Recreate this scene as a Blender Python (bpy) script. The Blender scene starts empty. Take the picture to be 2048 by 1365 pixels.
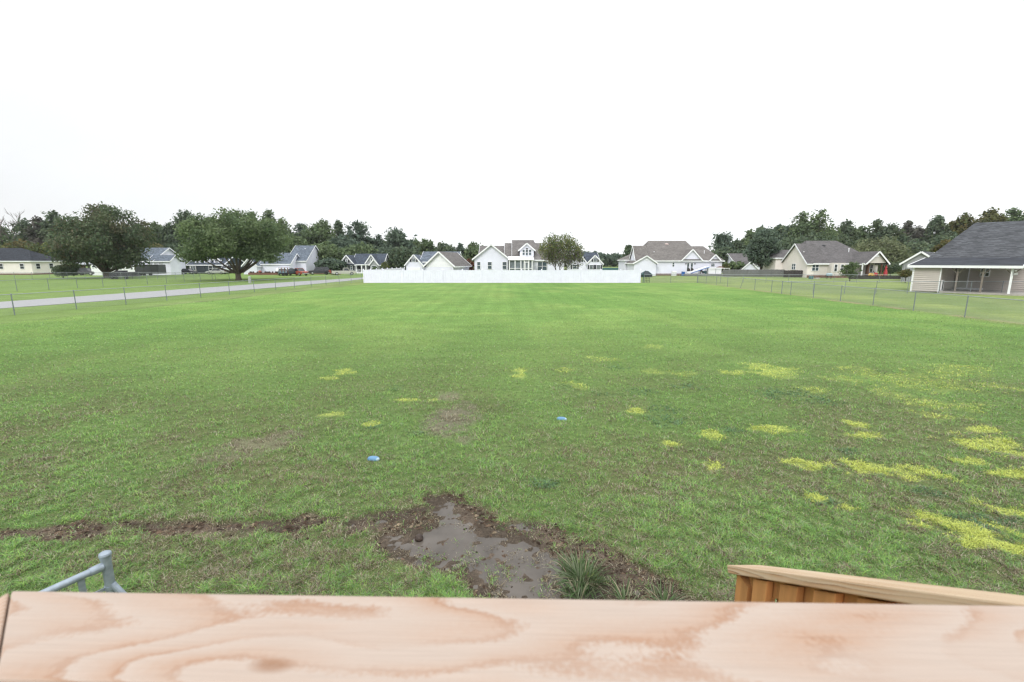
import bpy, math, random
import numpy as np

# ------------------------------------------------------------------ camera, sky, sun, exposure
sc = bpy.context.scene
C = sc.collection
EYE = 3.1
F = 910.0                                   # focal length in pixels of a 2048 wide frame (16 mm lens)
TH = math.radians(9.94)
CT, ST = math.cos(TH), math.sin(TH)
cam_d = bpy.data.cameras.new('camera')
cam = bpy.data.objects.new('camera', cam_d); C.objects.link(cam)
cam.location = (0, 0, EYE); cam.rotation_euler = (math.radians(90) - TH, 0, 0)
cam_d.sensor_width = 36; cam_d.lens = 36 * F / 2048
cam_d.clip_start = 0.05; cam_d.clip_end = 3000
cam_d.dof.use_dof = True; cam_d.dof.focus_distance = 14; cam_d.dof.aperture_fstop = 4.0
sc.camera = cam

SUN_EL, SUN_AZ = 40, 205                    # behind the camera and a little to the left, behind cloud
w = bpy.data.worlds.new('World'); sc.world = w; w.use_nodes = True
nt = w.node_tree; nt.nodes.clear()
N = nt.nodes.new; L = nt.links.new
out = N('ShaderNodeOutputWorld'); bg = N('ShaderNodeBackground'); bg.inputs['Strength'].default_value = 0.1
sky = N('ShaderNodeTexSky'); sky.sky_type = 'NISHITA'; sky.sun_disc = False
sky.sun_elevation = math.radians(SUN_EL); sky.sun_rotation = math.radians(SUN_AZ)
tc = N('ShaderNodeTexCoord'); sep = N('ShaderNodeSeparateXYZ'); L(tc.outputs['Generated'], sep.inputs[0])
zc0 = N('ShaderNodeMath'); zc0.operation = 'MAXIMUM'; zc0.inputs[1].default_value = 0; L(sep.outputs['Z'], zc0.inputs[0])
zp = N('ShaderNodeMath'); zp.operation = 'POWER'; zp.inputs[1].default_value = 2.2; L(zc0.outputs[0], zp.inputs[0])
zr = N('ShaderNodeMath'); zr.operation = 'MULTIPLY_ADD'; zr.inputs[1].default_value = 14.0; zr.inputs[2].default_value = 10.6
L(zp.outputs[0], zr.inputs[0])      # overcast: brightest overhead
no = N('ShaderNodeTexNoise'); no.inputs['Scale'].default_value = 1.6; no.inputs['Detail'].default_value = 4
mp = N('ShaderNodeMapping'); mp.inputs['Scale'].default_value = (1, 1, 2.6); L(tc.outputs['Generated'], mp.inputs[0]); L(mp.outputs[0], no.inputs['Vector'])
nr = N('ShaderNodeMapRange'); nr.inputs['From Min'].default_value = .3; nr.inputs['From Max'].default_value = .7
nr.inputs['To Min'].default_value = 0.93; nr.inputs['To Max'].default_value = 1.05; L(no.outputs['Fac'], nr.inputs['Value'])
xr = N('ShaderNodeMapRange'); xr.inputs['From Min'].default_value = -0.75; xr.inputs['From Max'].default_value = 0.1
xr.inputs['To Min'].default_value = 0.90; xr.inputs['To Max'].default_value = 1.08; L(sep.outputs['X'], xr.inputs['Value'])
m1 = N('ShaderNodeMath'); m1.operation = 'MULTIPLY'; L(zr.outputs[0], m1.inputs[0]); L(nr.outputs[0], m1.inputs[1])
m2 = N('ShaderNodeMath'); m2.operation = 'MULTIPLY'; L(m1.outputs[0], m2.inputs[0]); L(xr.outputs[0], m2.inputs[1])
cm = N('ShaderNodeVectorMath'); cm.operation = 'SCALE'; cm.inputs[0].default_value = (0.985, 1.0, 1.012); L(m2.outputs[0], cm.inputs['Scale'])
mx = N('ShaderNodeMixRGB'); mx.inputs['Fac'].default_value = 0.93; L(sky.outputs[0], mx.inputs[1]); L(cm.outputs[0], mx.inputs[2])
L(mx.outputs[0], bg.inputs['Color']); L(bg.outputs[0], out.inputs['Surface'])

sl = bpy.data.lights.new('sun', 'SUN'); sl.energy = 1.5; sl.angle = math.radians(22); sl.color = (1.0, 0.965, 0.91)
so = bpy.data.objects.new('sun', sl); C.objects.link(so)
_a = math.radians(SUN_AZ); _e = math.radians(SUN_EL)
from mathutils import Vector, Matrix
_d = Vector((math.sin(_a) * math.cos(_e), math.cos(_a) * math.cos(_e), math.sin(_e)))
so.rotation_euler = _d.to_track_quat('Z', 'Y').to_euler(); so.location = (0, -20, 40)

sc.view_settings.view_transform = 'Standard'; sc.view_settings.look = 'None'
sc.view_settings.exposure = 0.08; sc.view_settings.gamma = 1; sc.view_settings.use_curve_mapping = False
sc.render.engine = 'CYCLES'
sc.cycles.use_denoising = True; sc.cycles.max_bounces = 5; sc.cycles.diffuse_bounces = 3; sc.cycles.glossy_bounces = 2
sc.cycles.transparent_max_bounces = 6; sc.cycles.use_adaptive_sampling = True; sc.cycles.adaptive_threshold = 0.01
sc.cycles.pixel_filter_type = 'BLACKMAN_HARRIS'; sc.cycles.filter_width = 1.3

# ------------------------------------------------------------------ measuring helpers
def G(u, v):
    """where the ray of photo pixel (u, v) meets the flat ground"""
    a = (u - 1024) / F; b = (v - 682.5) / F
    t = EYE / (ST + b * CT)
    return (a * t, (CT - b * ST) * t)
def W(u, v, Y):
    a = (u - 1024) / F; b = (v - 682.5) / F
    s = Y / (CT - b * ST)
    return (a * s, Y, EYE - s * (ST + b * CT))
def X(u, Y, v=530): return W(u, v, Y)[0]
def Z(v, Y): return W(1024, v, Y)[2]

# ------------------------------------------------------------------ numpy noise
_T = np.random.RandomState(7).rand(1024, 1024)
def vn(x, y, seed=0):
    x = np.asarray(x, float) + seed * 17.3; y = np.asarray(y, float) + seed * 9.1
    xi = np.floor(x).astype(int); yi = np.floor(y).astype(int); fx = x - xi; fy = y - yi
    fx = fx * fx * (3 - 2 * fx); fy = fy * fy * (3 - 2 * fy)
    a = _T[xi % 1024, yi % 1024]; b = _T[(xi + 1) % 1024, yi % 1024]; c = _T[xi % 1024, (yi + 1) % 1024]; d = _T[(xi + 1) % 1024, (yi + 1) % 1024]
    return (a * (1 - fx) + b * fx) * (1 - fy) + (c * (1 - fx) + d * fx) * fy
def fbm(x, y, sc_, oct=4, seed=0):
    s = 0; amp = .5; t = 0; f = 1 / sc_
    for k in range(oct):
        s = s + amp * vn(x * f, y * f, seed + k * 3); t += amp; amp *= .5; f *= 2.03
    return s / t
def sst(a, b, x):
    t = np.clip((x - a) / (b - a), 0, 1); return t * t * (3 - 2 * t)

# ------------------------------------------------------------------ mesh helpers
class MB:
    def __init__(s): s.v = []; s.f = []
    def add(s, vs, fs):
        o = len(s.v); s.v += [tuple(p) for p in vs]; s.f += [tuple(i + o for i in f) for f in fs]; return s
    def box(s, x0, x1, y0, y1, z0, z1):
        return s.add([(x0,y0,z0),(x1,y0,z0),(x1,y1,z0),(x0,y1,z0),(x0,y0,z1),(x1,y0,z1),(x1,y1,z1),(x0,y1,z1)],
                     [(0,3,2,1),(4,5,6,7),(0,1,5,4),(1,2,6,5),(2,3,7,6),(3,0,4,7)])
    def bbox(s, x0, x1, y0, y1, z0, z1, b=.02):
        """box with chamfered vertical and top edges"""
        P = [(x0+b,y0),(x1-b,y0),(x1,y0+b),(x1,y1-b),(x1-b,y1),(x0+b,y1),(x0,y1-b),(x0,y0+b)]
        cx, cy = (x0+x1)/2, (y0+y1)/2
        def sh(p): return (p[0]+(b if p[0]<cx else -b), p[1]+(b if p[1]<cy else -b))
        vs = [(p[0],p[1],z0) for p in P]+[(p[0],p[1],z1-b) for p in P]+[(sh(p)[0],sh(p)[1],z1) for p in P]
        fs = [tuple(range(7,-1,-1)), tuple(range(16,24))]
        for k in range(8):
            j=(k+1)%8; fs += [(k,j,8+j,8+k),(8+k,8+j,16+j,16+k)]
        return s.add(vs, fs)
    def beam(s, p, q, wd, ht, drop=0):
        """bar between two points; ht is vertical, wd sideways"""
        p = Vector(p); q = Vector(q); d = (q-p)
        h = Vector((d.x,d.y,0)); 
        side = Vector((-h.y,h.x,0)).normalized() if h.length > 1e-6 else Vector((1,0,0))
        up = side.cross(d.normalized()); up = -up if up.z < 0 else up
        if h.length < 1e-6: up = Vector((0,1,0))
        vs = []
        for e in (p, q):
            for a, b in ((-1,-1),(1,-1),(1,1),(-1,1)):
                vs.append(e + side*(a*wd/2) + up*(b*ht/2 - drop))
        return s.add(vs, [(0,1,2,3),(7,6,5,4),(0,4,5,1),(1,5,6,2),(2,6,7,3),(3,7,4,0)])
    def tube(s, pts, rs, n=6, cap=True):
        pts = [Vector(p) for p in pts]; o = len(s.v); rings = len(pts)
        for i, p in enumerate(pts):
            d = (pts[min(i+1,rings-1)] - pts[max(i-1,0)]).normalized()
            a = d.orthogonal().normalized() if abs(d.z) < .99 else Vector((1,0,0)); 
            a = (Vector((1,0,0)) - d*d.x).normalized() if abs(d.x) < .9 else (Vector((0,0,1)) - d*d.z).normalized()
            b = d.cross(a); r = rs[i] if hasattr(rs,'__len__') else rs
            for k in range(n):
                t = 2*math.pi*k/n; s.v.append(tuple(p + a*(r*math.cos(t)) + b*(r*math.sin(t))))
        for i in range(rings-1):
            for k in range(n):
                j=(k+1)%n; s.f.append((o+i*n+k, o+i*n+j, o+(i+1)*n+j, o+(i+1)*n+k))
        if cap:
            s.f.append(tuple(o+k for k in range(n-1,-1,-1))); s.f.append(tuple(o+(rings-1)*n+k for k in range(n)))
        return s
    def lathe(s, c, prof, n=16, axis='z', sx=1, sy=1):
        o = len(s.v)
        for r, z in prof:
            for k in range(n):
                t = 2*math.pi*k/n; a, b = r*math.cos(t)*sx, r*math.sin(t)*sy
                s.v.append({'z':(c[0]+a,c[1]+b,c[2]+z),'y':(c[0]+a,c[1]+z,c[2]+b),'x':(c[0]+z,c[1]+a,c[2]+b)}[axis])
        for i in range(len(prof)-1):
            for k in range(n):
                j=(k+1)%n; s.f.append((o+i*n+k,o+i*n+j,o+(i+1)*n+j,o+(i+1)*n+k))
        s.f.append(tuple(o+k for k in range(n-1,-1,-1))); s.f.append(tuple(o+(len(prof)-1)*n+k for k in range(n)))
        return s
    def prism(s, poly, y0, y1, plane='xz'):
        n = len(poly); m = {'xz':lambda p,y:(p[0],y,p[1]), 'yz':lambda p,y:(y,p[0],p[1]), 'xy':lambda p,y:(p[0],p[1],y)}[plane]
        return s.add([m(p,y0) for p in poly]+[m(p,y1) for p in poly],
            [tuple(range(n)), tuple(range(2*n-1,n-1,-1))]+[(k,n+k,n+(k+1)%n,(k+1)%n) for k in range(n)])
    def build(s, name, m, parent=None, smooth=False, bevel=0):
        me = bpy.data.meshes.new(name); me.from_pydata(s.v, [], s.f); me.validate(); 
        import bmesh
        bm = bmesh.new(); bm.from_mesh(me); bmesh.ops.recalc_face_normals(bm, faces=bm.faces); bm.to_mesh(me); bm.free()
        me.materials.append(m)
        if smooth: me.polygons.foreach_set('use_smooth', [True]*len(me.polygons))
        o = bpy.data.objects.new(name, me); C.objects.link(o)
        if parent is not None: o.parent = parent
        if bevel:
            b = o.modifiers.new('bevel','BEVEL'); b.width = bevel; b.segments = 2; b.limit_method = 'ANGLE'
        return o

def tag(o, label, cat, group=None, kind=None):
    if label: o['label'] = label
    if cat: o['category'] = cat
    if group: o['group'] = group
    if kind: o['kind'] = kind
    return o
def thing(name, label, cat, loc=(0,0,0), rz=0, group=None):
    o = bpy.data.objects.new(name, None); C.objects.link(o); o.empty_display_size = .3
    o.location = loc; o.rotation_euler = (0,0,rz)
    return tag(o, label, cat, group)

def big_mesh(name, m, V, faces_n, cols=None, parent=None):
    """V: (nv,3); faces_n: list of (array of (nf,k)) blocks; cols per vertex (nv,3)"""
    me = bpy.data.meshes.new(name)
    me.vertices.add(len(V)); me.vertices.foreach_set('co', np.asarray(V, np.float32).ravel())
    loops = np.concatenate([f.ravel() for f in faces_n]).astype(np.int32)
    sizes = np.concatenate([np.full(len(f), f.shape[1]) for f in faces_n]).astype(np.int32)
    starts = np.concatenate([[0], np.cumsum(sizes)[:-1]]).astype(np.int32)
    me.loops.add(len(loops)); me.loops.foreach_set('vertex_index', loops)
    me.polygons.add(len(sizes)); me.polygons.foreach_set('loop_start', starts)
    try: me.polygons.foreach_set('loop_total', sizes)
    except Exception: pass
    if cols is not None:
        at = me.color_attributes.new('own_colour', 'FLOAT_COLOR', 'POINT')
        c4 = np.ones((len(V),4), np.float32); c4[:,:3] = cols; at.data.foreach_set('color', c4.ravel())
    me.materials.append(m); me.update(calc_edges=True)
    o = bpy.data.objects.new(name, me); C.objects.link(o)
    if parent is not None: o.parent = parent
    return o

# ------------------------------------------------------------------ materials
def newmat(name):
    m = bpy.data.materials.new(name); m.use_nodes = True
    return m, m.node_tree, m.node_tree.nodes['Principled BSDF']
def mat(name, col, rough=.6, metal=0, var=.12, scale=6, bump=0, spec=.3, stretch=(1,1,1)):
    m, t, b = newmat(name)
    tcn = t.nodes.new('ShaderNodeTexCoord'); mpn = t.nodes.new('ShaderNodeMapping'); mpn.inputs['Scale'].default_value = stretch
    t.links.new(tcn.outputs['Object'], mpn.inputs[0])
    n = t.nodes.new('ShaderNodeTexNoise'); n.inputs['Scale'].default_value = scale; n.inputs['Detail'].default_value = 5
    t.links.new(mpn.outputs[0], n.inputs['Vector'])
    r = t.nodes.new('ShaderNodeValToRGB'); r.color_ramp.elements[0].position = .3; r.color_ramp.elements[1].position = .7
    r.color_ramp.elements[0].color = (*[c*(1-var) for c in col],1); r.color_ramp.elements[1].color = (*[min(1,c*(1+var)) for c in col],1)
    t.links.new(n.outputs['Fac'], r.inputs[0]); t.links.new(r.outputs[0], b.inputs['Base Color'])
    b.inputs['Roughness'].default_value = rough; b.inputs['Metallic'].default_value = metal
    b.inputs['Specular IOR Level'].default_value = spec
    if bump:
        bp = t.nodes.new('ShaderNodeBump'); bp.inputs['Strength'].default_value = bump; bp.inputs['Distance'].default_value = .02
        t.links.new(n.outputs['Fac'], bp.inputs['Height']); t.links.new(bp.outputs[0], b.inputs['Normal'])
    return m
def siding(name, col, lap=.14, depth=.5, var=.05):
    m, t, b = newmat(name); b.inputs['Roughness'].default_value = .55; b.inputs['Specular IOR Level'].default_value = .25
    tcn = t.nodes.new('ShaderNodeTexCoord'); sp = t.nodes.new('ShaderNodeSeparateXYZ'); t.links.new(tcn.outputs['Object'], sp.inputs[0])
    d = t.nodes.new('ShaderNodeMath'); d.operation='DIVIDE'; d.inputs[1].default_value = lap; t.links.new(sp.outputs['Z'], d.inputs[0])
    f = t.nodes.new('ShaderNodeMath'); f.operation='FRACT'; t.links.new(d.outputs[0], f.inputs[0])
    g = t.nodes.new('ShaderNodeMath'); g.operation='SUBTRACT'; g.inputs[0].default_value = 1; t.links.new(f.outputs[0], g.inputs[1])
    bp = t.nodes.new('ShaderNodeBump'); bp.inputs['Strength'].default_value = depth; bp.inputs['Distance'].default_value = .03
    t.links.new(g.outputs[0], bp.inputs['Height']); t.links.new(bp.outputs[0], b.inputs['Normal'])
    n = t.nodes.new('ShaderNodeTexNoise'); n.inputs['Scale'].default_value = .7; n.inputs['Detail'].default_value = 6; t.links.new(tcn.outputs['Object'], n.inputs['Vector'])
    r = t.nodes.new('ShaderNodeValToRGB'); r.color_ramp.elements[0].position=.3; r.color_ramp.elements[1].position=.7
    r.color_ramp.elements[0].color=(*[c*(1-var) for c in col],1); r.color_ramp.elements[1].color=(*[min(1,c*(1+var)) for c in col],1)
    t.links.new(n.outputs['Fac'], r.inputs[0]); t.links.new(r.outputs[0], b.inputs['Base Color'])
    return m
def shingle(name, col, var=.35, sx=3.0, sz=7.0, blotch=.12):
    m, t, b = newmat(name); b.inputs['Roughness'].default_value = .85; b.inputs['Specular IOR Level'].default_value = .2
    tcn = t.nodes.new('ShaderNodeTexCoord'); mpn = t.nodes.new('ShaderNodeMapping'); t.links.new(tcn.outputs['Object'], mpn.inputs[0])
    # course height measured up the slope: brick pattern over (x+y, z)
    sp = t.nodes.new('ShaderNodeSeparateXYZ'); t.links.new(mpn.outputs[0], sp.inputs[0])
    ad = t.nodes.new('ShaderNodeMath'); ad.operation='ADD'; t.links.new(sp.outputs['X'], ad.inputs[0]); t.links.new(sp.outputs['Y'], ad.inputs[1])
    cb = t.nodes.new('ShaderNodeCombineXYZ'); t.links.new(ad.outputs[0], cb.inputs['X']); t.links.new(sp.outputs['Z'], cb.inputs['Y'])
    br = t.nodes.new('ShaderNodeTexBrick'); br.inputs['Scale'].default_value = 1; br.inputs['Brick Width'].default_value = 1/sx; br.inputs['Row Height'].default_value = 1/sz
    br.inputs['Mortar Size'].default_value = .012; br.inputs['Color1'].default_value = (*[c*(1-var) for c in col],1); br.inputs['Color2'].default_value = (*[min(1,c*(1+var)) for c in col],1)
    br.inputs['Mortar'].default_value = (*[c*.45 for c in col],1); t.links.new(cb.outputs[0], br.inputs['Vector'])
    n = t.nodes.new('ShaderNodeTexNoise'); n.inputs['Scale'].default_value = .6; n.inputs['Detail'].default_value = 6; t.links.new(tcn.outputs['Object'], n.inputs['Vector'])
    mr = t.nodes.new('ShaderNodeMapRange'); mr.inputs['From Min'].default_value=.3; mr.inputs['From Max'].default_value=.7; mr.inputs['To Min'].default_value=1-blotch; mr.inputs['To Max'].default_value=1+blotch
    t.links.new(n.outputs['Fac'], mr.inputs['Value'])
    vm = t.nodes.new('ShaderNodeVectorMath'); vm.operation='SCALE'; t.links.new(br.outputs['Color'], vm.inputs[0]); t.links.new(mr.outputs[0], vm.inputs['Scale'])
    t.links.new(vm.outputs[0], b.inputs['Base Color'])
    bp = t.nodes.new('ShaderNodeBump'); bp.inputs['Strength'].default_value=.5; bp.inputs['Distance'].default_value=.02; t.links.new(br.outputs['Fac'], bp.inputs['Height']); bp.invert = True
    t.links.new(bp.outputs[0], b.inputs['Normal'])
    return m
def attr_mat(name, rough=.6, transl=.25, fine=0, bump=0, spec=.15, noise_scale=40, layers=()):
    m, t, b = newmat(name); a = t.nodes.new('ShaderNodeAttribute'); a.attribute_name = 'own_colour'
    col = a.outputs['Color']
    if fine:
        tcn = t.nodes.new('ShaderNodeTexCoord'); n = t.nodes.new('ShaderNodeTexNoise'); n.inputs['Scale'].default_value = noise_scale; n.inputs['Detail'].default_value = 8; n.inputs['Roughness'].default_value=.75
        t.links.new(tcn.outputs['Object'], n.inputs['Vector'])
        mr = t.nodes.new('ShaderNodeMapRange'); mr.inputs['From Min'].default_value=.32; mr.inputs['From Max'].default_value=.68; mr.inputs['To Min'].default_value=1-fine; mr.inputs['To Max'].default_value=1+fine
        t.links.new(n.outputs['Fac'], mr.inputs['Value'])
        vm = t.nodes.new('ShaderNodeVectorMath'); vm.operation='SCALE'; t.links.new(col, vm.inputs[0]); t.links.new(mr.outputs[0], vm.inputs['Scale']); col = vm.outputs[0]
        for sc2, amp, st2 in layers:
            mp2 = t.nodes.new('ShaderNodeMapping'); mp2.inputs['Scale'].default_value = st2; t.links.new(tcn.outputs['Object'], mp2.inputs[0])
            n2 = t.nodes.new('ShaderNodeTexNoise'); n2.inputs['Scale'].default_value = sc2; n2.inputs['Detail'].default_value = 5; n2.inputs['Roughness'].default_value=.6; t.links.new(mp2.outputs[0], n2.inputs['Vector'])
            mr2 = t.nodes.new('ShaderNodeMapRange'); mr2.inputs['From Min'].default_value=.32; mr2.inputs['From Max'].default_value=.68; mr2.inputs['To Min'].default_value=1-amp; mr2.inputs['To Max'].default_value=1+amp
            t.links.new(n2.outputs['Fac'], mr2.inputs['Value']); vm2 = t.nodes.new('ShaderNodeVectorMath'); vm2.operation='SCALE'; t.links.new(col, vm2.inputs[0]); t.links.new(mr2.outputs[0], vm2.inputs['Scale']); col = vm2.outputs[0]
        if bump:
            bp = t.nodes.new('ShaderNodeBump'); bp.inputs['Strength'].default_value=bump; bp.inputs['Distance'].default_value=.03
            t.links.new(n.outputs['Fac'], bp.inputs['Height']); t.links.new(bp.outputs[0], b.inputs['Normal'])
    t.links.new(col, b.inputs['Base Color']); b.inputs['Roughness'].default_value = rough; b.inputs['Specular IOR Level'].default_value = spec
    if transl:
        tr = t.nodes.new('ShaderNodeBsdfTranslucent'); t.links.new(col, tr.inputs['Color'])
        ms = t.nodes.new('ShaderNodeMixShader'); ms.inputs[0].default_value = transl
        o = t.nodes['Material Output']; t.links.new(b.outputs[0], ms.inputs[1]); t.links.new(tr.outputs[0], ms.inputs[2]); t.links.new(ms.outputs[0], o.inputs['Surface'])
    return m

M = {}
M['ground'] = attr_mat('lawn_soil', .9, 0, fine=.36, bump=.8, spec=.05, noise_scale=9, layers=((70,.38,(1,1,1)),(.9,.13,(.45,1,1)),(.25,.08,(1,.5,1))))
M['blade'] = attr_mat('grass_blade', .55, .3, spec=.25)
M['leaf'] = attr_mat('leaf', .6, .34, spec=.2)
M['bark'] = mat('bark', (.085,.07,.055), .9, var=.35, scale=14, bump=.8, stretch=(1,1,.25))
M['bark_mid'] = mat('grey_brown_bark', (.13,.105,.085), .9, var=.3, scale=14, bump=.6, stretch=(1,1,.25))
M['bark_pale'] = mat('pale_bark', (.30,.25,.2), .8, var=.25, scale=14, bump=.4, stretch=(1,1,.25))
M['white_siding'] = siding('white_siding', (.75,.76,.87), .2, .45)
M['cream_siding'] = siding('cream_siding', (.78,.73,.69), .2, .35)
M['beige_siding'] = siding('beige_siding', (.62,.585,.55), .2, .4)
M['grey_siding'] = siding('grey_siding', (.33,.34,.36), .2, .5)
M['dark_siding'] = siding('slate_siding', (.06,.075,.09), .25, .5)
M['tan_siding'] = siding('tan_siding', (.52,.47,.43), .2, .25, .06)
M['lap_tan'] = mat('tan_lap_boards', (.52,.475,.44), .55, var=.05, scale=1.5)
M['white'] = mat('white_trim', (.82,.83,.86), .5, var=.04, scale=3)
M['vinyl'] = mat('white_vinyl', (.79,.785,.92), .4, var=.04, scale=1.5)
M['roof_blue'] = shingle('blue_grey_shingles', (.12,.145,.18))
M['roof_slate'] = shingle('slate_shingles', (.06,.075,.1))
M['roof_black'] = shingle('charcoal_shingles', (.032,.037,.047))
M['roof_brown'] = shingle('brown_shingles', (.172,.160,.152), .2)
M['roof_tan'] = shingle('taupe_shingles', (.165,.155,.15), .2)
M['roof_taupe'] = shingle('grey_taupe_shingles', (.125,.118,.12), .2)
M['roof_grey'] = shingle('weathered_shingles', (.085,.09,.1), .38, 2.2, 11, .16)
M['roof_greydark'] = shingle('dark_porch_shingles', (.045,.05,.062), .3, 2.2, 14, .3)
M['glass'] = mat('window_glass', (.05,.075,.09), .08, var=.3, scale=.8, spec=.8)
M['glass_dark'] = mat('dark_glass', (.02,.025,.03), .08, var=.3, scale=.8, spec=.7)
M['screen'] = mat('porch_screen', (.17,.2,.22), .6, var=.3, scale=1.2)
M['shutter'] = mat('dark_shutter', (.03,.035,.045), .6)
M['brick'] = mat('red_brick', (.17,.088,.07), .9, var=.3, scale=9)
M['mulch'] = mat('dark_mulch', (.035,.03,.028), .95, var=.5, scale=9)
M['galv'] = mat('galvanised_steel', (.30,.35,.40), .45, metal=.5, var=.14, scale=30)
M['galv_rail'] = mat('galvanised_rail', (.33,.355,.38), .45, metal=.3, var=.1, scale=12)
M['galv_dark'] = mat('weathered_steel_post', (.22,.25,.26), .6, metal=.3, var=.2, scale=12)
M['wire'] = mat('fence_wire', (.25,.28,.28), .6, metal=.3, var=.1, scale=3)
M['black'] = mat('black_paint', (.02,.022,.025), .45, var=.2)
M['rubber'] = mat('tyre_rubber', (.02,.02,.02), .85)
M['chrome'] = mat('wheel_metal', (.5,.5,.52), .3, metal=.7)
M['asphalt'] = mat('pale_asphalt', (.31,.31,.32), .9, var=.08, scale=20, bump=.2)
M['concrete'] = mat('concrete', (.38,.36,.33), .9, var=.12, scale=6, bump=.2)
M['grey_wood'] = mat('weathered_wood', (.17,.175,.175), .9, var=.3, scale=9, bump=.3, stretch=(4,4,.3))
M['brown_wood'] = mat('brown_wood', (.13,.07,.045), .8, var=.3, scale=9, bump=.3, stretch=(4,4,.3))
M['dark_wood'] = mat('dark_wood', (.055,.05,.05), .9, var=.3, scale=9, bump=.3, stretch=(.5,.5,3))
M['blue_plastic'] = mat('pale_blue_plastic', (.12,.25,.40), .55, var=.06, scale=12)
M['blue_cap'] = mat('grey_blue_plastic', (.33,.45,.52), .5, var=.06, scale=12)
M['red_fabric'] = mat('red_fabric', (.42,.055,.06), .8, var=.15)
M['red_paint'] = mat('faded_red_paint', (.30,.075,.055), .4, var=.12)
M['orange'] = mat('orange_plastic', (.7,.2,.04), .5)
M['yellow'] = mat('yellow_plastic', (.75,.45,.05), .5)
M['blue'] = mat('blue_plastic', (.04,.13,.4), .5)
M['teal'] = mat('teal_paint', (.06,.15,.17), .35)
M['silver'] = mat('silver_paint', (.42,.43,.42), .35, metal=.2, var=.05)
M['silver_beige'] = mat('beige_silver_paint', (.5,.49,.45), .35, metal=.1, var=.05)
M['charcoal'] = mat('charcoal_paint', (.05,.05,.06), .3, var=.1)
M['tarp'] = mat('dark_tarp', (.03,.04,.045), .5, var=.3, scale=5, bump=.6)
M['post_wood'] = mat('weathered_post_wood', (.22,.19,.17), .9, var=.3, scale=9, bump=.3, stretch=(4,4,.3))
M['cedar'] = mat('tan_timber', (.46,.225,.085), .7, var=.22, scale=7, bump=.15, stretch=(3,3,.25))

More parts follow.
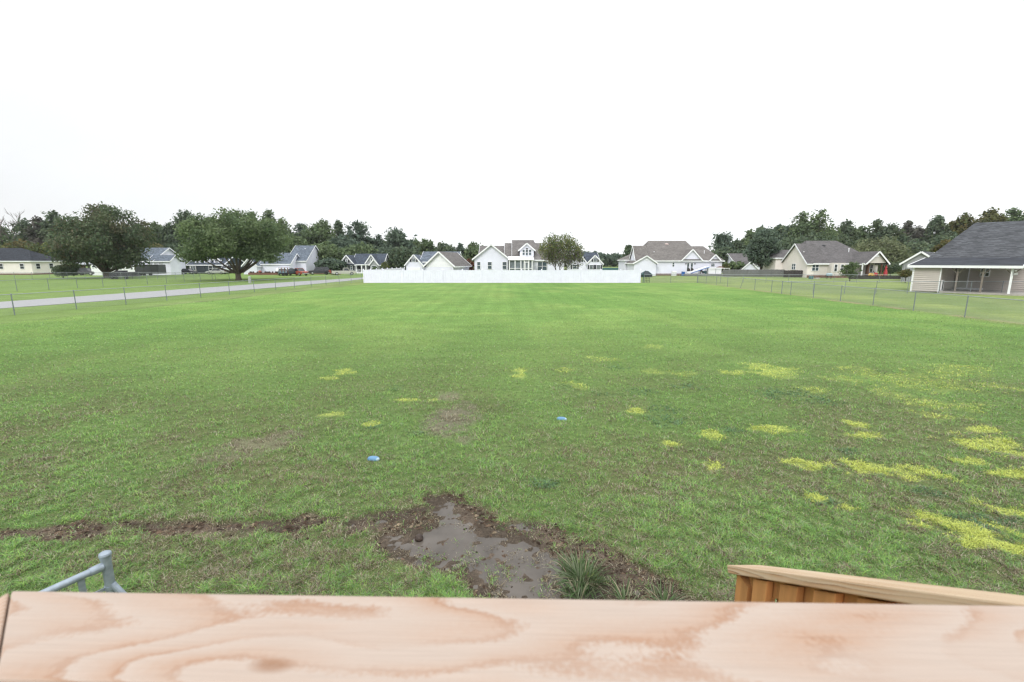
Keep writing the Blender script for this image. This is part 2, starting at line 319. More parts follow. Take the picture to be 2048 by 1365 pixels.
def wood_board(name, pale, mid, dark, seed=0, scale=1.0):
    """sawn pine: growth rings round the board's long axis (x) with wandering centre, plus fine fibres"""
    m, t, b = newmat(name); nd = t.nodes.new; lk = t.links.new
    tcn = nd('ShaderNodeTexCoord')
    mp1 = nd('ShaderNodeMapping'); mp1.inputs['Scale'].default_value = (.5,1.6,1.6); mp1.inputs['Location'].default_value = (seed,seed*.3,0); lk(tcn.outputs['Object'], mp1.inputs[0])
    n1 = nd('ShaderNodeTexNoise'); n1.inputs['Scale'].default_value = 2.3; n1.inputs['Detail'].default_value = 2.5; n1.inputs['Roughness'].default_value=.45; lk(mp1.outputs[0], n1.inputs['Vector'])
    sb = nd('ShaderNodeVectorMath'); sb.operation='SUBTRACT'; sb.inputs[1].default_value=(.5,.5,.5); lk(n1.outputs['Color'], sb.inputs[0])
    scv = nd('ShaderNodeVectorMath'); scv.operation='MULTIPLY'; scv.inputs[1].default_value=(0,.055*scale,.10*scale); lk(sb.outputs[0], scv.inputs[0])
    ad = nd('ShaderNodeVectorMath'); ad.operation='ADD'; lk(tcn.outputs['Object'], ad.inputs[0]); lk(scv.outputs[0], ad.inputs[1])
    of = nd('ShaderNodeMapping'); of.inputs['Location'].default_value = (0, .11, .035); lk(ad.outputs[0], of.inputs[0])
    wv = nd('ShaderNodeTexWave'); wv.wave_type='RINGS'; wv.rings_direction='X'; wv.wave_profile='SAW'; wv.inputs['Scale'].default_value=44/scale; wv.inputs['Distortion'].default_value=1.0
    wv.inputs['Detail'].default_value=2; wv.inputs['Detail Scale'].default_value=3; lk(of.outputs[0], wv.inputs['Vector'])
    rp = nd('ShaderNodeValToRGB'); e = rp.color_ramp.elements; e[0].position=0; e[0].color=(*pale,1); e[1].position=.4; e[1].color=(*[(p+q)/2 for p,q in zip(pale,mid)],1)
    x = rp.color_ramp.elements.new(.72); x.color=(*mid,1); x = rp.color_ramp.elements.new(.84); x.color=(*dark,1); x = rp.color_ramp.elements.new(1); x.color=(*pale,1)
    lk(wv.outputs['Fac'], rp.inputs[0])
    # soft blotches where the growth rings fade out to plain pale wood
    n2 = nd('ShaderNodeTexNoise'); n2.inputs['Scale'].default_value=3.2; n2.inputs['Detail'].default_value=3; mp2 = nd('ShaderNodeMapping'); mp2.inputs['Scale'].default_value=(.8,4,4); mp2.inputs['Location'].default_value=(seed+3,1,0)
    lk(tcn.outputs['Object'], mp2.inputs[0]); lk(mp2.outputs[0], n2.inputs['Vector'])
    r2 = nd('ShaderNodeMapRange'); r2.inputs['From Min'].default_value=.36; r2.inputs['From Max'].default_value=.62; r2.inputs['To Min'].default_value=.08; r2.inputs['To Max'].default_value=.85; lk(n2.outputs['Fac'], r2.inputs['Value'])
    mxr = nd('ShaderNodeMixRGB'); mxr.inputs[1].default_value=(*[p*.97 for p in pale],1); lk(r2.outputs[0], mxr.inputs[0]); lk(rp.outputs[0], mxr.inputs[2])
    # knots
    vo = nd('ShaderNodeTexVoronoi'); vo.inputs['Scale'].default_value=2.1; mp3 = nd('ShaderNodeMapping'); mp3.inputs['Scale'].default_value=(1,2.6,2.6); mp3.inputs['Location'].default_value=(seed*.7+.1,.35,.2)
    lk(tcn.outputs['Object'], mp3.inputs[0]); lk(mp3.outputs[0], vo.inputs['Vector'])
    kr = nd('ShaderNodeMapRange'); kr.inputs['From Min'].default_value=.03; kr.inputs['From Max'].default_value=.075; kr.inputs['To Min'].default_value=.75; kr.inputs['To Max'].default_value=0; lk(vo.outputs['Distance'], kr.inputs['Value'])
    mk = nd('ShaderNodeMixRGB'); mk.inputs[2].default_value=(*[d*.8 for d in dark],1); lk(kr.outputs[0], mk.inputs[0]); lk(mxr.outputs[0], mk.inputs[1])
    # fibres
    mp4 = nd('ShaderNodeMapping'); mp4.inputs['Scale'].default_value=(2,60,60); lk(tcn.outputs['Object'], mp4.inputs[0])
    n4 = nd('ShaderNodeTexNoise'); n4.inputs['Scale'].default_value=4; n4.inputs['Detail'].default_value=3; lk(mp4.outputs[0], n4.inputs['Vector'])
    r4 = nd('ShaderNodeMapRange'); r4.inputs['To Min'].default_value=.9; r4.inputs['To Max'].default_value=1.1; lk(n4.outputs['Fac'], r4.inputs['Value'])
    vm = nd('ShaderNodeVectorMath'); vm.operation='SCALE'; lk(mk.outputs[0], vm.inputs[0]); lk(r4.outputs[0], vm.inputs['Scale'])
    lk(vm.outputs[0], b.inputs['Base Color']); b.inputs['Roughness'].default_value=.7; b.inputs['Specular IOR Level'].default_value=.2
    bp = nd('ShaderNodeBump'); bp.inputs['Strength'].default_value=.25; bp.inputs['Distance'].default_value=.003; lk(n4.outputs['Fac'], bp.inputs['Height']); lk(bp.outputs[0], b.inputs['Normal'])
    return m
M['cap'] = wood_board('fresh_pine_cap', (.41,.335,.285), (.37,.245,.175), (.31,.17,.10), 2.0)
M['cap2'] = wood_board('fresh_pine_side', (.45,.35,.28), (.40,.26,.18), (.3,.15,.09), 5.5)
M['cap3'] = wood_board('stair_rail_pine', (.60,.475,.34), (.44,.25,.13), (.2,.09,.04), 8.2, .35)

# ------------------------------------------------------------------ what grows where (world metres)
def blob(x, y, u, v, ru, rv, rot=0, seed=0, rag=.55, sc_=.35):
    cx, cy = G(u, v); rx = abs(G(u+ru, v)[0]-cx); ry = abs(G(u, v-rv)[1]-G(u, v+rv)[1])/2
    dx, dy = x-cx, y-cy; c, s = math.cos(rot), math.sin(rot)
    a, b = (dx*c+dy*s)/rx, (-dx*s+dy*c)/ry
    r = np.sqrt(a*a+b*b) + rag*2*(fbm(x, y, sc_, 3, seed)-.5)
    return 1 - sst(.55, 1.35, r)
def seg(x, y, pts, widths, rag=.6, sc_=.4, seed=0):
    P = [G(*p) for p in pts]; m = np.zeros_like(x, float)
    for (p, q, w0, w1) in zip(P[:-1], P[1:], widths[:-1], widths[1:]):
        dx, dy = q[0]-p[0], q[1]-p[1]; t = np.clip(((x-p[0])*dx+(y-p[1])*dy)/(dx*dx+dy*dy), 0, 1)
        d = np.hypot(x-p[0]-t*dx, y-p[1]-t*dy)/(w0+(w1-w0)*t)
        m = np.maximum(m, 1-sst(.55, 1.1, d+rag*2*(fbm(x, y, sc_, 4, seed)-.5)))
    return m
YEL = [(683,747,20,9,0),(1040,747,20,9,0),(663,829,18,9,0),(1545,742,34,11,-.5),(1500,729,26,5,-.2),(1575,752,22,8,-.5),(1830,765,90,13,-.1),(1760,750,70,9,0),
       (1900,745,60,8,0),(1890,812,70,11,-.2),(1800,790,45,8,0),(1865,832,45,7,-.2),(1425,872,36,9,0),(1550,862,45,9,0),(1590,927,34,10,-.3),(1427,935,20,8,0),
       (1735,938,58,15,-.25),(1800,955,34,10,-.2),(1855,948,30,14,-.3),(1985,888,62,16,-.1),(2020,905,40,14,0),(1950,925,26,7,0),(2030,948,40,9,0),(1915,1050,70,20,-.2),(1965,1075,45,12,0),
       (2010,1022,52,12,-.2),(1950,1090,40,8,0),(2025,1100,40,9,0),(1630,997,26,8,0),(1690,1016,20,7,0),(1270,822,18,6,0),(1310,745,22,4,0),(1365,749,26,4,0),(1210,720,26,4,0),(1190,716,18,3,0),
       (1145,765,18,5,0),(1160,775,18,6,0),(40,1115,12,3,0),(830,801,34,3,0),(750,848,12,4,0),(1350,888,16,7,0),(1480,745,30,5,0),(1930,735,60,6,0),(1700,760,40,7,0),(2000,775,50,8,0),
       (1720,850,26,7,0),(1960,860,40,6,0),(1620,780,26,5,0),(1130,742,16,4,0),(1720,870,30,6,0),(1310,693,24,3,0),(1700,735,26,3,0)]
CLO = [(1280,785,28,8),(1330,820,34,11),(1240,735,22,6),(1590,790,58,13),(1640,800,40,10),(1325,845,40,12),(1850,985,48,15),(1130,775,18,6),(1380,775,30,7),(745,855,18,6),(790,778,18,5),(1095,970,26,9),
       (1700,905,22,8),(1470,862,22,7),(1970,1045,60,14),(1640,1000,22,10),(1210,790,24,6),(830,868,20,6)]
def wander(x, y):
    wx = x + .35*(fbm(x, y, .55, 3, 61)-.5) + .12*(fbm(x, y, .12, 2, 62)-.5)
    wy = y + .35*(fbm(x, y, .55, 3, 63)-.5) + .12*(fbm(x, y, .12, 2, 64)-.5)
    return wx, wy
def puddle(x, y):
    poly = [G(*p) for p in ((868,1000),(925,1012),(945,1045),(1010,1068),(1112,1118),(1130,1165),(1215,1175),(1250,1215),(1250,1330),(960,1330),(985,1200),(952,1150),(820,1108),(760,1088),(810,1065),(868,1050),(880,1025))]
    wx, wy = wander(x, y)
    ins = np.zeros(x.shape, bool); d = np.full(x.shape, 1e9); n = len(poly)
    for i in range(n):
        (x0,y0),(x1,y1) = poly[i], poly[(i+1)%n]
        c = ((y0>wy)!=(y1>wy)) & (wx < (x1-x0)*(wy-y0)/((y1-y0) if abs(y1-y0)>1e-9 else 1e-9)+x0); ins ^= c
        t = np.clip(((wx-x0)*(x1-x0)+(wy-y0)*(y1-y0))/((x1-x0)**2+(y1-y0)**2),0,1); d = np.minimum(d, np.hypot(wx-x0-t*(x1-x0), wy-y0-t*(y1-y0)))
    return np.where(ins, d, -d)
def fields(x, y):
    near = (y < 26)
    f = {}
    P = np.where(y < 9, puddle(x, y)+.07, -9.)
    f['pud'] = P
    mud = seg(x, y, [(-60,1072),(130,1062),(330,1058),(560,1048),(760,1052),(880,1040)], [.15,.19,.21,.22,.26,.28], rag=1.2, seed=3)
    mud = mud*np.clip(.25+sst(.36,.56,fbm(x, y, .6, 3, 91)),0,1)*(.8+.2*sst(.3,.5,fbm(x,y,.14,2,92)))
    mud = np.maximum(mud, seg(x, y, [(930,1030),(1050,1065),(1180,1110),(1290,1170),(1400,1215)], [.2,.27,.27,.27,.22], rag=1.0, seed=5))
    mud = np.maximum(mud, sst(-.18, -.02, P))
    f['mud'] = mud
    thin = np.zeros_like(x, float)
    for k, b_ in enumerate([(905,835,45,30),(900,790,26,10),(480,900,70,28),(890,868,30,12),(560,880,40,20),(1690,1140,20,10),(925,880,26,12)]):
        thin = np.maximum(thin, (1.0 if k == 0 else .65)*blob(x, y, *b_, seed=20+k, rag=.7))
    f['thin'] = thin
    yel = np.zeros_like(x, float)
    for k, b_ in enumerate(YEL): yel = np.maximum(yel, (.42 if (b_[2] >= 40 and b_[1] < 840) else (.55 if (b_[1] < 790 and b_[0] > 1100 and b_[2] < 30) else 1.0))*blob(x, y, *b_, seed=k, rag=1.3, sc_=.18 if b_[1] > 900 else .32))
    f['yel'] = yel*sst(.2,.5,fbm(x,y,.16,2,77)+.15)
    clo = np.zeros_like(x, float)
    for k, b_ in enumerate(CLO): clo = np.maximum(clo, blob(x, y, *b_, seed=40+k, rag=.9))
    f['clo'] = clo
    lx = -26.0 + (y-21)*.135; rx = 25.2 + (y-21)*.035
    f['lot'] = sst(-.3,.3, x-lx) * sst(-.3,.3, rx-x) * (1-sst(66.8,67.4,y))
    f['dry'] = np.clip(sst(16, 4.5, y)*.9 + .25, 0, 1) * sst(.40, .72, fbm(x, y, 1.6, 4, 9)+.12*sst(14,5,y))
    return f
def mixc(a, b, t): return a*(1-t[...,None]) + np.asarray(b)*t[...,None]
def ground_colour(x, y, f):
    n1 = fbm(x, y, 2.5, 4, 1); n2 = fbm(x, y*.35, 9, 3, 2); n3 = fbm(x, y, .5, 3, 4)
    c = np.empty(x.shape+(3,)); c[:] = (.145,.245,.065)
    c = mixc(c, (.12,.225,.055), sst(.4,.62,n2)*.8)
    c = mixc(c, (.21,.30,.085), sst(.45,.7,n1)*.55)
    nearm = sst(30, 5, y)
    c = mixc(c, (.098,.145,.05), nearm*.9)
    c = mixc(c, (.11,.105,.055), np.clip(f['dry'],0,1)*(.2+.3*nearm))
    st = .5+.5*np.sin(2*math.pi*(x+.02*y)/1.25+1.2*fbm(x,y,6,2,8)); c = c*(1+.09*(st-.5)*sst(16,30,y))[...,None]
    out = np.empty_like(c); out[:] = (.175,.225,.088)
    out = mixc(out, (.21,.265,.09), sst(.42,.62,fbm(x,y*.4,7,4,12)))
    out = mixc(out, (.13,.19,.065), sst(.5,.7,fbm(x,y,2.5,4,13))*.6)
    out = mixc(out, (.14,.22,.06), sst(-24,-27,x)*.7)
    c = c*f['lot'][...,None] + out*(1-f['lot'][...,None])
    # worn sandy line under the right fence, bare ovals under back fence posts
    rx = 25.2 + (y-21)*.035
    worn = np.exp(-((x-rx-.15)/.35)**2) * sst(.35,.6,fbm(x,y,1.2,3,15)) * sst(14,18,y)*(1-sst(60,66,y))
    c = mixc(c, (.30,.23,.15), worn*.8)
    lx = -26.0 + (y-21)*.135
    wl = np.exp(-((x-lx)/.22)**2) * sst(.42,.62,fbm(x,y,1.0,3,16)) * (1-sst(60,66,y))
    c = mixc(c, (.08,.075,.05), wl*.8)
    c = mixc(c, (.17,.15,.115), f['thin']*.8)
    c = mixc(c, (.30,.36,.10), f['yel']*.55)
    mudc = np.empty_like(c); mudc[:] = (.072,.058,.045); mudc = mixc(mudc, (.115,.09,.07), sst(.4,.7,n3))
    c = c*(1-f['mud'][...,None]) + mudc*f['mud'][...,None]
    return c
def height(x, y, f):
    h = .035*(fbm(x, y, 3.5, 3, 31)-.5)*sst(60,20,y) + .022*(fbm(x, y, .3, 3, 32)-.5)*sst(30,15,y)
    m = f['mud']
    h = h*(1-sst(-.3,0,f['pud'])) - .012*m*(1-sst(-.3,0,f['pud']))
    clod = (.045*(fbm(x, y, .2, 3, 33)-.5) + .05*(fbm(x, y, .07, 2, 34)-.5))*(1-.45*sst(0,.25,f['pud']))
    h = h + m*clod*sst(9.5,8,y)
    h = h - .034*sst(-.12, .22, f['pud'])
    return h

# ------------------------------------------------------------------ ground sheet, puddle, blades
def axis(lo, dense0, dense1, hi, step, grow=1.12):
    a = list(np.arange(dense0, dense1+1e-6, step)); s = step
    while a[-1] < hi: s *= grow; a.append(min(hi, a[-1]+s))
    s = step
    while a[0] > lo: s *= grow; a.insert(0, max(lo, a[0]-s))
    return np.array(a)
gx = axis(-420, -4.5, 3.6, 420, .026, 1.03); gy = axis(-30, 3.0, 7.2, 700, .026, 1.025)
XX, YY = np.meshgrid(gx, gy); fl = fields(XX, YY)
ZZ = height(XX, YY, fl); CC = ground_colour(XX, YY, fl)
ny, nx = XX.shape; idx = np.arange(nx*ny).reshape(ny, nx)
fq = np.stack([idx[:-1,:-1], idx[:-1,1:], idx[1:,1:], idx[1:,:-1]], -1).reshape(-1,4)
V = np.stack([XX, YY, ZZ], -1).reshape(-1,3)
g = big_mesh('ground', M['ground'], V, [fq], CC.reshape(-1,3)); g.data.polygons.foreach_set('use_smooth', [True]*len(g.data.polygons))
tag(g, None, None, kind='structure')
# wetness of the mud: glossy where own colour is brown is left to the roughness of the soil; the puddle is a sheet of water
wm, wt, wb = newmat('puddle_water'); wb.inputs['Base Color'].default_value = (.17,.13,.105,1); wb.inputs['Roughness'].default_value = .07; wb.inputs['Specular IOR Level'].default_value = .6
wb.inputs['IOR'].default_value = 1.33
_n = wt.nodes.new('ShaderNodeTexNoise'); _n.inputs['Scale'].default_value = 2.4; _n.inputs['Detail'].default_value = 5
_tc = wt.nodes.new('ShaderNodeTexCoord'); wt.links.new(_tc.outputs['Object'], _n.inputs['Vector'])
_r = wt.nodes.new('ShaderNodeValToRGB'); _r.color_ramp.elements[0].position=.35; _r.color_ramp.elements[0].color=(.065,.056,.048,1); _r.color_ramp.elements[1].position=.65; _r.color_ramp.elements[1].color=(.115,.1,.086,1)
wt.links.new(_n.outputs['Fac'], _r.inputs[0]); wt.links.new(_r.outputs[0], wb.inputs['Base Color'])
wmb = MB(); wmb.add([(-2.2,2.7,0),(2.2,2.7,0),(2.2,7.2,0),(-2.2,7.2,0)], [(0,1,2,3)])
pw = wmb.build('puddle_water', wm); pw.location = (0,0,-.026); tag(pw, None, None, kind='structure')

def blades(name, label, cat, n, ymin, ymax, seed, mode='lawn'):
    R = np.random.RandomState(seed)
    iy = R.uniform(1/ymax, 1/ymin, n); y = 1/iy; x = R.uniform(-1, 1, n)*(1.22*y+1.2)
    f = fields(x, y); pud, mud, yel, clo, thin, dry, lot = (f[k] for k in ('pud','mud','yel','clo','thin','dry','lot'))
    r = R.rand(n)
    tuft = fbm(x, y, .22, 2, 50)
    cl_ = fbm(x, y, .13, 2, 52)
    keep = (r > mud*.80 + thin*.3) & (pud < .0) & (r > sst(.40,.26,cl_)*.5*sst(24,12,y)) & (lot > .3)
    keep |= (pud > -.05) & (R.rand(n) < .34*sst(.48,.6,fbm(x,y,.18,2,53))) & (pud < .6)
    x, y, yel, clo, mud, thin, dry, tuft, cl_ = (a[keep] for a in (x, y, yel, clo, mud, thin, dry, tuft, cl_)); n = len(x)
    pud = pud[keep]
    z = height(x, y, {'mud':mud,'pud':pud}) - .004
    nearm = sst(26, 5, y)
    pal = np.array([(.125,.225,.055),(.095,.185,.05),(.115,.18,.08),(.175,.26,.065)])*1.32; 
    c = pal[R.randint(0,4,n)]*(.75+.5*R.rand(n))[:,None]
    c = c*(.84+.40*sst(.3,.7,cl_))[:,None]*(1+nearm[:,None]*.12) * (1.12 - .35*np.clip(fbm(x,y,1.1,3,71)-.3,0,1))[:,None]
    far = sst(9, 22, y)[:,None]; c = c*(1+.12*far) 
    pb = np.clip((.05 + .19*nearm + .28*dry)*sst(30,8,y) + .45*mud + .4*thin, 0, .8)
    br = R.rand(n) < pb*(.55+.9*sst(.35,.65,fbm(x,y,.16,2,95)))
    brc = np.array([(.33,.28,.18),(.23,.18,.12),(.13,.10,.065),(.46,.42,.32)])[R.randint(0,4,n)]*(.7+.5*R.rand(n))[:,None]
    c[br] = brc[br]
    yy = (R.rand(n) < yel*.9); c[yy] = (np.array((.56,.62,.15))*(.7+.5*R.rand(n))[:,None])[yy]
    cl = (R.rand(n) < clo*.55) & ~yy; c[cl] = (np.array((.12,.21,.10))*(.7+.6*R.rand(n))[:,None])[cl]
    hgt = (.016+.026*R.rand(n)) * (1+.25*sst(8,25,y)) * (.6+.85*sst(.25,.75,cl_)) * (.75+.5*tuft) * (1-.35*mud) * (1+.15*yy)
    wid = (.0029 + .00046*y) * (.7+.7*R.rand(n)); wid = np.where(cl, wid*2.2, wid); wid = np.where(yy, wid*1.5, wid); hgt = np.where(cl, hgt*.9, hgt); hgt = np.where(yy, hgt*.75, hgt)
    ang = R.rand(n)*2*math.pi; lean = (.35+1.9*R.rand(n)**1.1)*hgt; lean = np.where(cl|yy, lean*1.3, lean)
    la = ang + math.pi/2 + R.uniform(-.5,.5,n)
    ca, sa = np.cos(ang), np.sin(ang); lx_, ly_ = np.cos(la)*lean, np.sin(la)*lean
    b0 = np.stack([x-ca*wid/2, y-sa*wid/2, z], -1); b1 = np.stack([x+ca*wid/2, y+sa*wid/2, z], -1)
    m0 = np.stack([x-ca*wid*.42+lx_*.35, y-sa*wid*.42+ly_*.35, z+hgt*.6], -1); m1_ = np.stack([x+ca*wid*.42+lx_*.35, y+sa*wid*.42+ly_*.35, z+hgt*.6], -1)
    tp = np.stack([x+lx_, y+ly_, z+hgt*(1-.2*R.rand(n))], -1)
    V = np.stack([b0,b1,m1_,m0,tp], 1).reshape(-1,3); i = np.arange(n)*5
    q = np.stack([i,i+1,i+2,i+3],-1); t = np.stack([i+3,i+2,i+4],-1)
    cols = np.repeat(c, 5, 0); 
    o = big_mesh(name, M['blade'], V, [q, t], cols); tag(o, label, cat, kind='stuff'); return o
blades('grass', 'short patchy green and straw coloured lawn grass', 'grass', 1000000, 2.9, 46, 11)

def mud_bits(n, seed):
    R = np.random.RandomState(seed); y = R.uniform(3.2, 7.5, n*6); x = R.uniform(-6.5, 4, n*6); f = fields(x, y); z = height(x, y, f)
    p = f['mud']*np.where(f['pud'] > .0, .22*sst(.45,.6,fbm(x,y,.3,2,81)), 1.0)*(.25+sst(.4,.65,fbm(x,y,.25,3,80)))
    k = np.where(R.rand(n*6) < p)[0][:n]; x, y, z, pu = x[k], y[k], z[k], f['pud'][k]; n = len(k); z = np.maximum(z, -.03)
    s = .006+.022*R.rand(n)**2.5; base = np.array([(1,0,0),(.3,.95,0),(-.8,.6,0),(-.8,-.6,0),(.3,-.95,0),(.1,0,.75)],float)
    a = R.rand(n)*6.28; ca, sa = np.cos(a), np.sin(a); B = base[None]*(1+.5*R.normal(size=(n,6,3))*.6)*s[:,None,None]; B[:,:,0] *= (1+R.rand(n))[:,None]
    V = np.stack([x[:,None]+B[:,:,0]*ca[:,None]-B[:,:,1]*sa[:,None], y[:,None]+B[:,:,0]*sa[:,None]+B[:,:,1]*ca[:,None], z[:,None]+np.abs(B[:,:,2])*(np.arange(6)==5)-.002],-1).reshape(-1,3)
    i = np.arange(n)*6; F_ = np.concatenate([np.stack([i+j,i+(j+1)%5,i+5],-1) for j in range(5)])
    c = np.array([(.045,.032,.024),(.075,.052,.038),(.12,.085,.06),(.2,.16,.11)])[R.choice(4,n,p=[.4,.35,.17,.08])]*(.7+.6*R.rand(n))[:,None]
    o = big_mesh('mud_crumbs', M['ground'], V, [F_], np.repeat(c,6,0)); tag(o, 'dark crumbs of mud and dead leaf bits strewn along the wet mud', 'mud', kind='stuff')
mud_bits(9000, 44)

# three tall grass tufts standing in the puddle
def tuft(u, v, n, h, spread, label, seed, dry=.1):
    x0, y0 = G(u, v); R = np.random.RandomState(seed); V = []; Q = []; cols = []
    k = 0; NS = 6
    for i in range(n):
        a = R.rand()*6.283; r0 = spread*.75*R.rand(); bx, by = r0*math.cos(a), r0*math.sin(a)
        L_ = h*(.6+.6*R.rand()); ln = R.rand()**.7; a2 = a+R.uniform(-.6,.6); wd = .0045+.004*R.rand()
        c = np.array([(.11,.15,.07),(.08,.14,.05),(.19,.23,.14),(.3,.27,.18)][R.choice(4, p=[.35,.3,.25-dry/2,.1+dry/2])])*(.8+.4*R.rand())
        px, pz = 0, 0; th0 = .1+.5*ln
        for j in range(NS+1):
            t = j/NS; w_ = wd*(1-t**2)*(.7+.3*min(1,t*3)); th = th0 + 1.5*ln*t
            if j: px += L_/NS*math.sin(th); pz += L_/NS*math.cos(th)
            cx, cy = bx+px*math.cos(a2), by+px*math.sin(a2)
            V += [(cx-math.sin(a2)*w_, cy+math.cos(a2)*w_, max(pz,.01)), (cx+math.sin(a2)*w_, cy-math.cos(a2)*w_, max(pz,.01)+.002)]; cols += [c*(.8+.3*t)]*2
        for j in range(NS): Q.append((k+2*j,k+2*j+1,k+2*j+3,k+2*j+2))
        k += 2*(NS+1)
    o = big_mesh('grass_tuft', M['blade'], np.array(V), [np.array(Q)], np.array(cols)); o.location = (x0, y0, -.035)
    tag(o, label, 'grass tuft', 'tall grass tufts standing in the wet mud')
tuft(1162,1158,230,.27,.24,'largest tall grass tuft, standing at the right edge of the puddle',1)
tuft(1160,1196,90,.2,.2,'dark based grass tuft just below the largest tuft, at the cap board edge',2)
tuft(1252,1206,70,.2,.16,'dry straw and green grass tuft right of the puddle, the middle one',3,.4)
tuft(1330,1206,85,.19,.18,'pale green spiky grass tuft farthest right in the mud',4)
# clod of mud beside the water
def clod(u, v, r, label):
    x0, y0 = G(u, v); m = MB(); random.seed(5)
    prof = [(r*.2,-.02),(r*.95,0),(r,.02),(r*.8,.045),(r*.35,.06),(0.004,.062)]
    m.lathe((0,0,0), prof, 12); o = m.build('mud_clod', mat('wet_mud',(.05,.035,.028),.5,var=.4,scale=30,bump=.8), smooth=True); o.location=(x0,y0,-.02); tag(o, label, 'mud clod')
clod(838,1076,.05,'small dark round clod of wet mud at the left edge of the puddle')

# ------------------------------------------------------------------ the road beyond the left fence
rn = [G(-260,645), G(0,618), G(300,596), G(570,574), G(690,563), G(727,559)]; rf = [G(-260,619), G(0,605), G(270,586), G(530,568), G(690,558.2), G(735,555)]
rn += [(rn[-1][0]+4, rn[-1][1]+30), (rn[-1][0]+14, rn[-1][1]+75)]; rf += [(rn[-2][0]-5.0, rn[-2][1]+4), (rn[-1][0]-5.5, rn[-1][1]+4)]
mb = MB(); k = len(rn); mb.add([(p[0],p[1],.03) for p in rn]+[(p[0],p[1],.034) for p in rf]+[(p[0],p[1],-.06) for p in rn]+[(p[0],p[1],-.06) for p in rf],
    [(i,i+1,k+i+1,k+i) for i in range(k-1)]+[(2*k+i,2*k+i+1,i+1,i) for i in range(k-1)]+[(k+i,k+i+1,3*k+i+1,3*k+i) for i in range(k-1)])
tag(mb.build('road', M['asphalt']), None, None, kind='structure')

# ------------------------------------------------------------------ deck railing with its cap boards, stair guard
RZ = EYE - .5
A0 = Vector((-.774,.626)); yaw = math.atan2(-.031,1.53)
rail = thing('deck_railing', 'fresh pine deck railing with a wide cap board across the foreground', 'railing', (A0.x, A0.y, 1.65), yaw)
zc = RZ-1.65; wd = .15
m = MB(); m.prism([(0,0),(wd,-wd),(1.95,-wd),(1.95,0)], zc-.038, zc, 'xy'); cb = m.build('cap_board', M['cap'], rail, bevel=.004)
m = MB(); m.prism([(-.0015,-.0015),(-.0015,-1.7),(wd-.0015,-1.7),(wd-.0015,-wd-.0015)], -.038, 0, 'xy')
sb_ = m.build('side_cap_board', M['cap2'], rail, bevel=.004); sb_.location=(0,0,zc); sb_['label'] = 'side cap board mitred to the front one at the left corner'
# turn grain of side board along its length: rebuild its mesh about a rotated frame
me = sb_.data
for v_ in me.vertices: v_.co = (-v_.co.y, v_.co.x, v_.co.z)
sb_.rotation_euler = (0,0,-math.pi/2)
for px_ in (.03,1.80):
    m = MB(); m.box(px_,px_+.09,-.12,-.03,-.3,zc-.04); m.build('post', M['cedar'], rail)
m = MB(); m.box(.12,1.80,-.095,-.057,zc-.13,zc-.04); m.box(.12,1.80,-.095,-.057,.08,.17); m.build('rail_beam', M['cedar'], rail)
m = MB(); [m.box(.2+i*.13,.24+i*.13,-.055,-.017,.05,zc-.06) for i in range(12)]; m.build('balusters', M['cedar'], rail)
m = MB(); [m.box(-.8+i*.146,-.8+i*.146+.14,-1.3,.6,1.61,1.65) for i in range(19)]
m.box(-.8,1.95,.56,.6,1.35,1.61)
tag(m.build('deck_floor', M['cedar']), None, None, kind='structure')

# stair guard going down and away on the right
XN = .88
def sg(px, py): # stair guard cap line z by y
    return EYE + (-.1467*XN - .392*XN/.88) - .653*py*1.0
P0 = Vector((XN, 1.909*XN, EYE-1.394*XN)); P1 = Vector((XN, .787*XN, EYE-.661*XN))
sd = (P1-P0).normalized(); P2 = P0 + sd*(((.62-P0.y))/sd.y)
st_ = thing('stair_guard', 'sloping timber stair guard with board sides at the lower right', 'stair railing', (P0.x, P0.y, 0), 0)
slope = math.atan2(sd.z, -sd.y)
ln = (P2-P0).length
m = MB(); m.box(0, ln+.02, 0, .138, -.031, 0)          # local x runs along the board
cp = m.build('cap_board', M['cap3'], st_, bevel=.004)
cp.matrix_local = Matrix.Translation((0,0,P0.z)) @ Matrix.Rotation(-math.pi/2,4,'Z') @ Matrix.Rotation(-slope,4,'Y')
def capz(y): return P0.z + (P0.y+y-P0.y)*0 + (sd.z/sd.y)*(y)  # y local, 0 at far end
m = MB(); m.box(.03,.12,-.115,-.03,0,capz(-.05)-.045); m.build('end_post', M['cedar'], st_)
i = 0; yy = -.16
m2 = MB(); 
while yy > -1.0:
    m = MB(); zt_ = capz(yy)-.05; m.add([(.02,yy-.085,zt_-1.0),(.045,yy-.085,zt_-1.0),(.045,yy,zt_-1.0),(.02,yy,zt_-1.0),(.02,yy-.085,capz(yy-.085)-.046),(.045,yy-.085,capz(yy-.085)-.046),(.045,yy,capz(yy)-.046),(.02,yy,capz(yy)-.046)],
        [(0,3,2,1),(4,5,6,7),(0,1,5,4),(1,2,6,5),(2,3,7,6),(3,0,4,7)])
    m.build('picket', M['cedar'], st_, bevel=.003)
    m2.add([(.085,yy-.165,zt_-1.0),(.105,yy-.165,zt_-1.0),(.105,yy-.05,zt_-1.0),(.085,yy-.05,zt_-1.0),(.085,yy-.165,capz(yy-.165)-.046),(.105,yy-.165,capz(yy-.165)-.046),(.105,yy-.05,capz(yy-.05)-.046),(.085,yy-.05,capz(yy-.05)-.046)],
        [(0,3,2,1),(4,5,6,7),(0,1,5,4),(1,2,6,5),(2,3,7,6),(3,0,4,7)])
    yy -= .155
m2.box(.085,.105,-.17,-.1,.4,capz(-.17)-.05)
m2.build('outer_boards', M['cedar'], st_)
m = MB(); m.beam((.065,-.1,capz(-.1)-.07),(.065,-1.0,capz(-1.0)-.07),.036,.07); m.build('rail_beam', M['cedar'], st_)
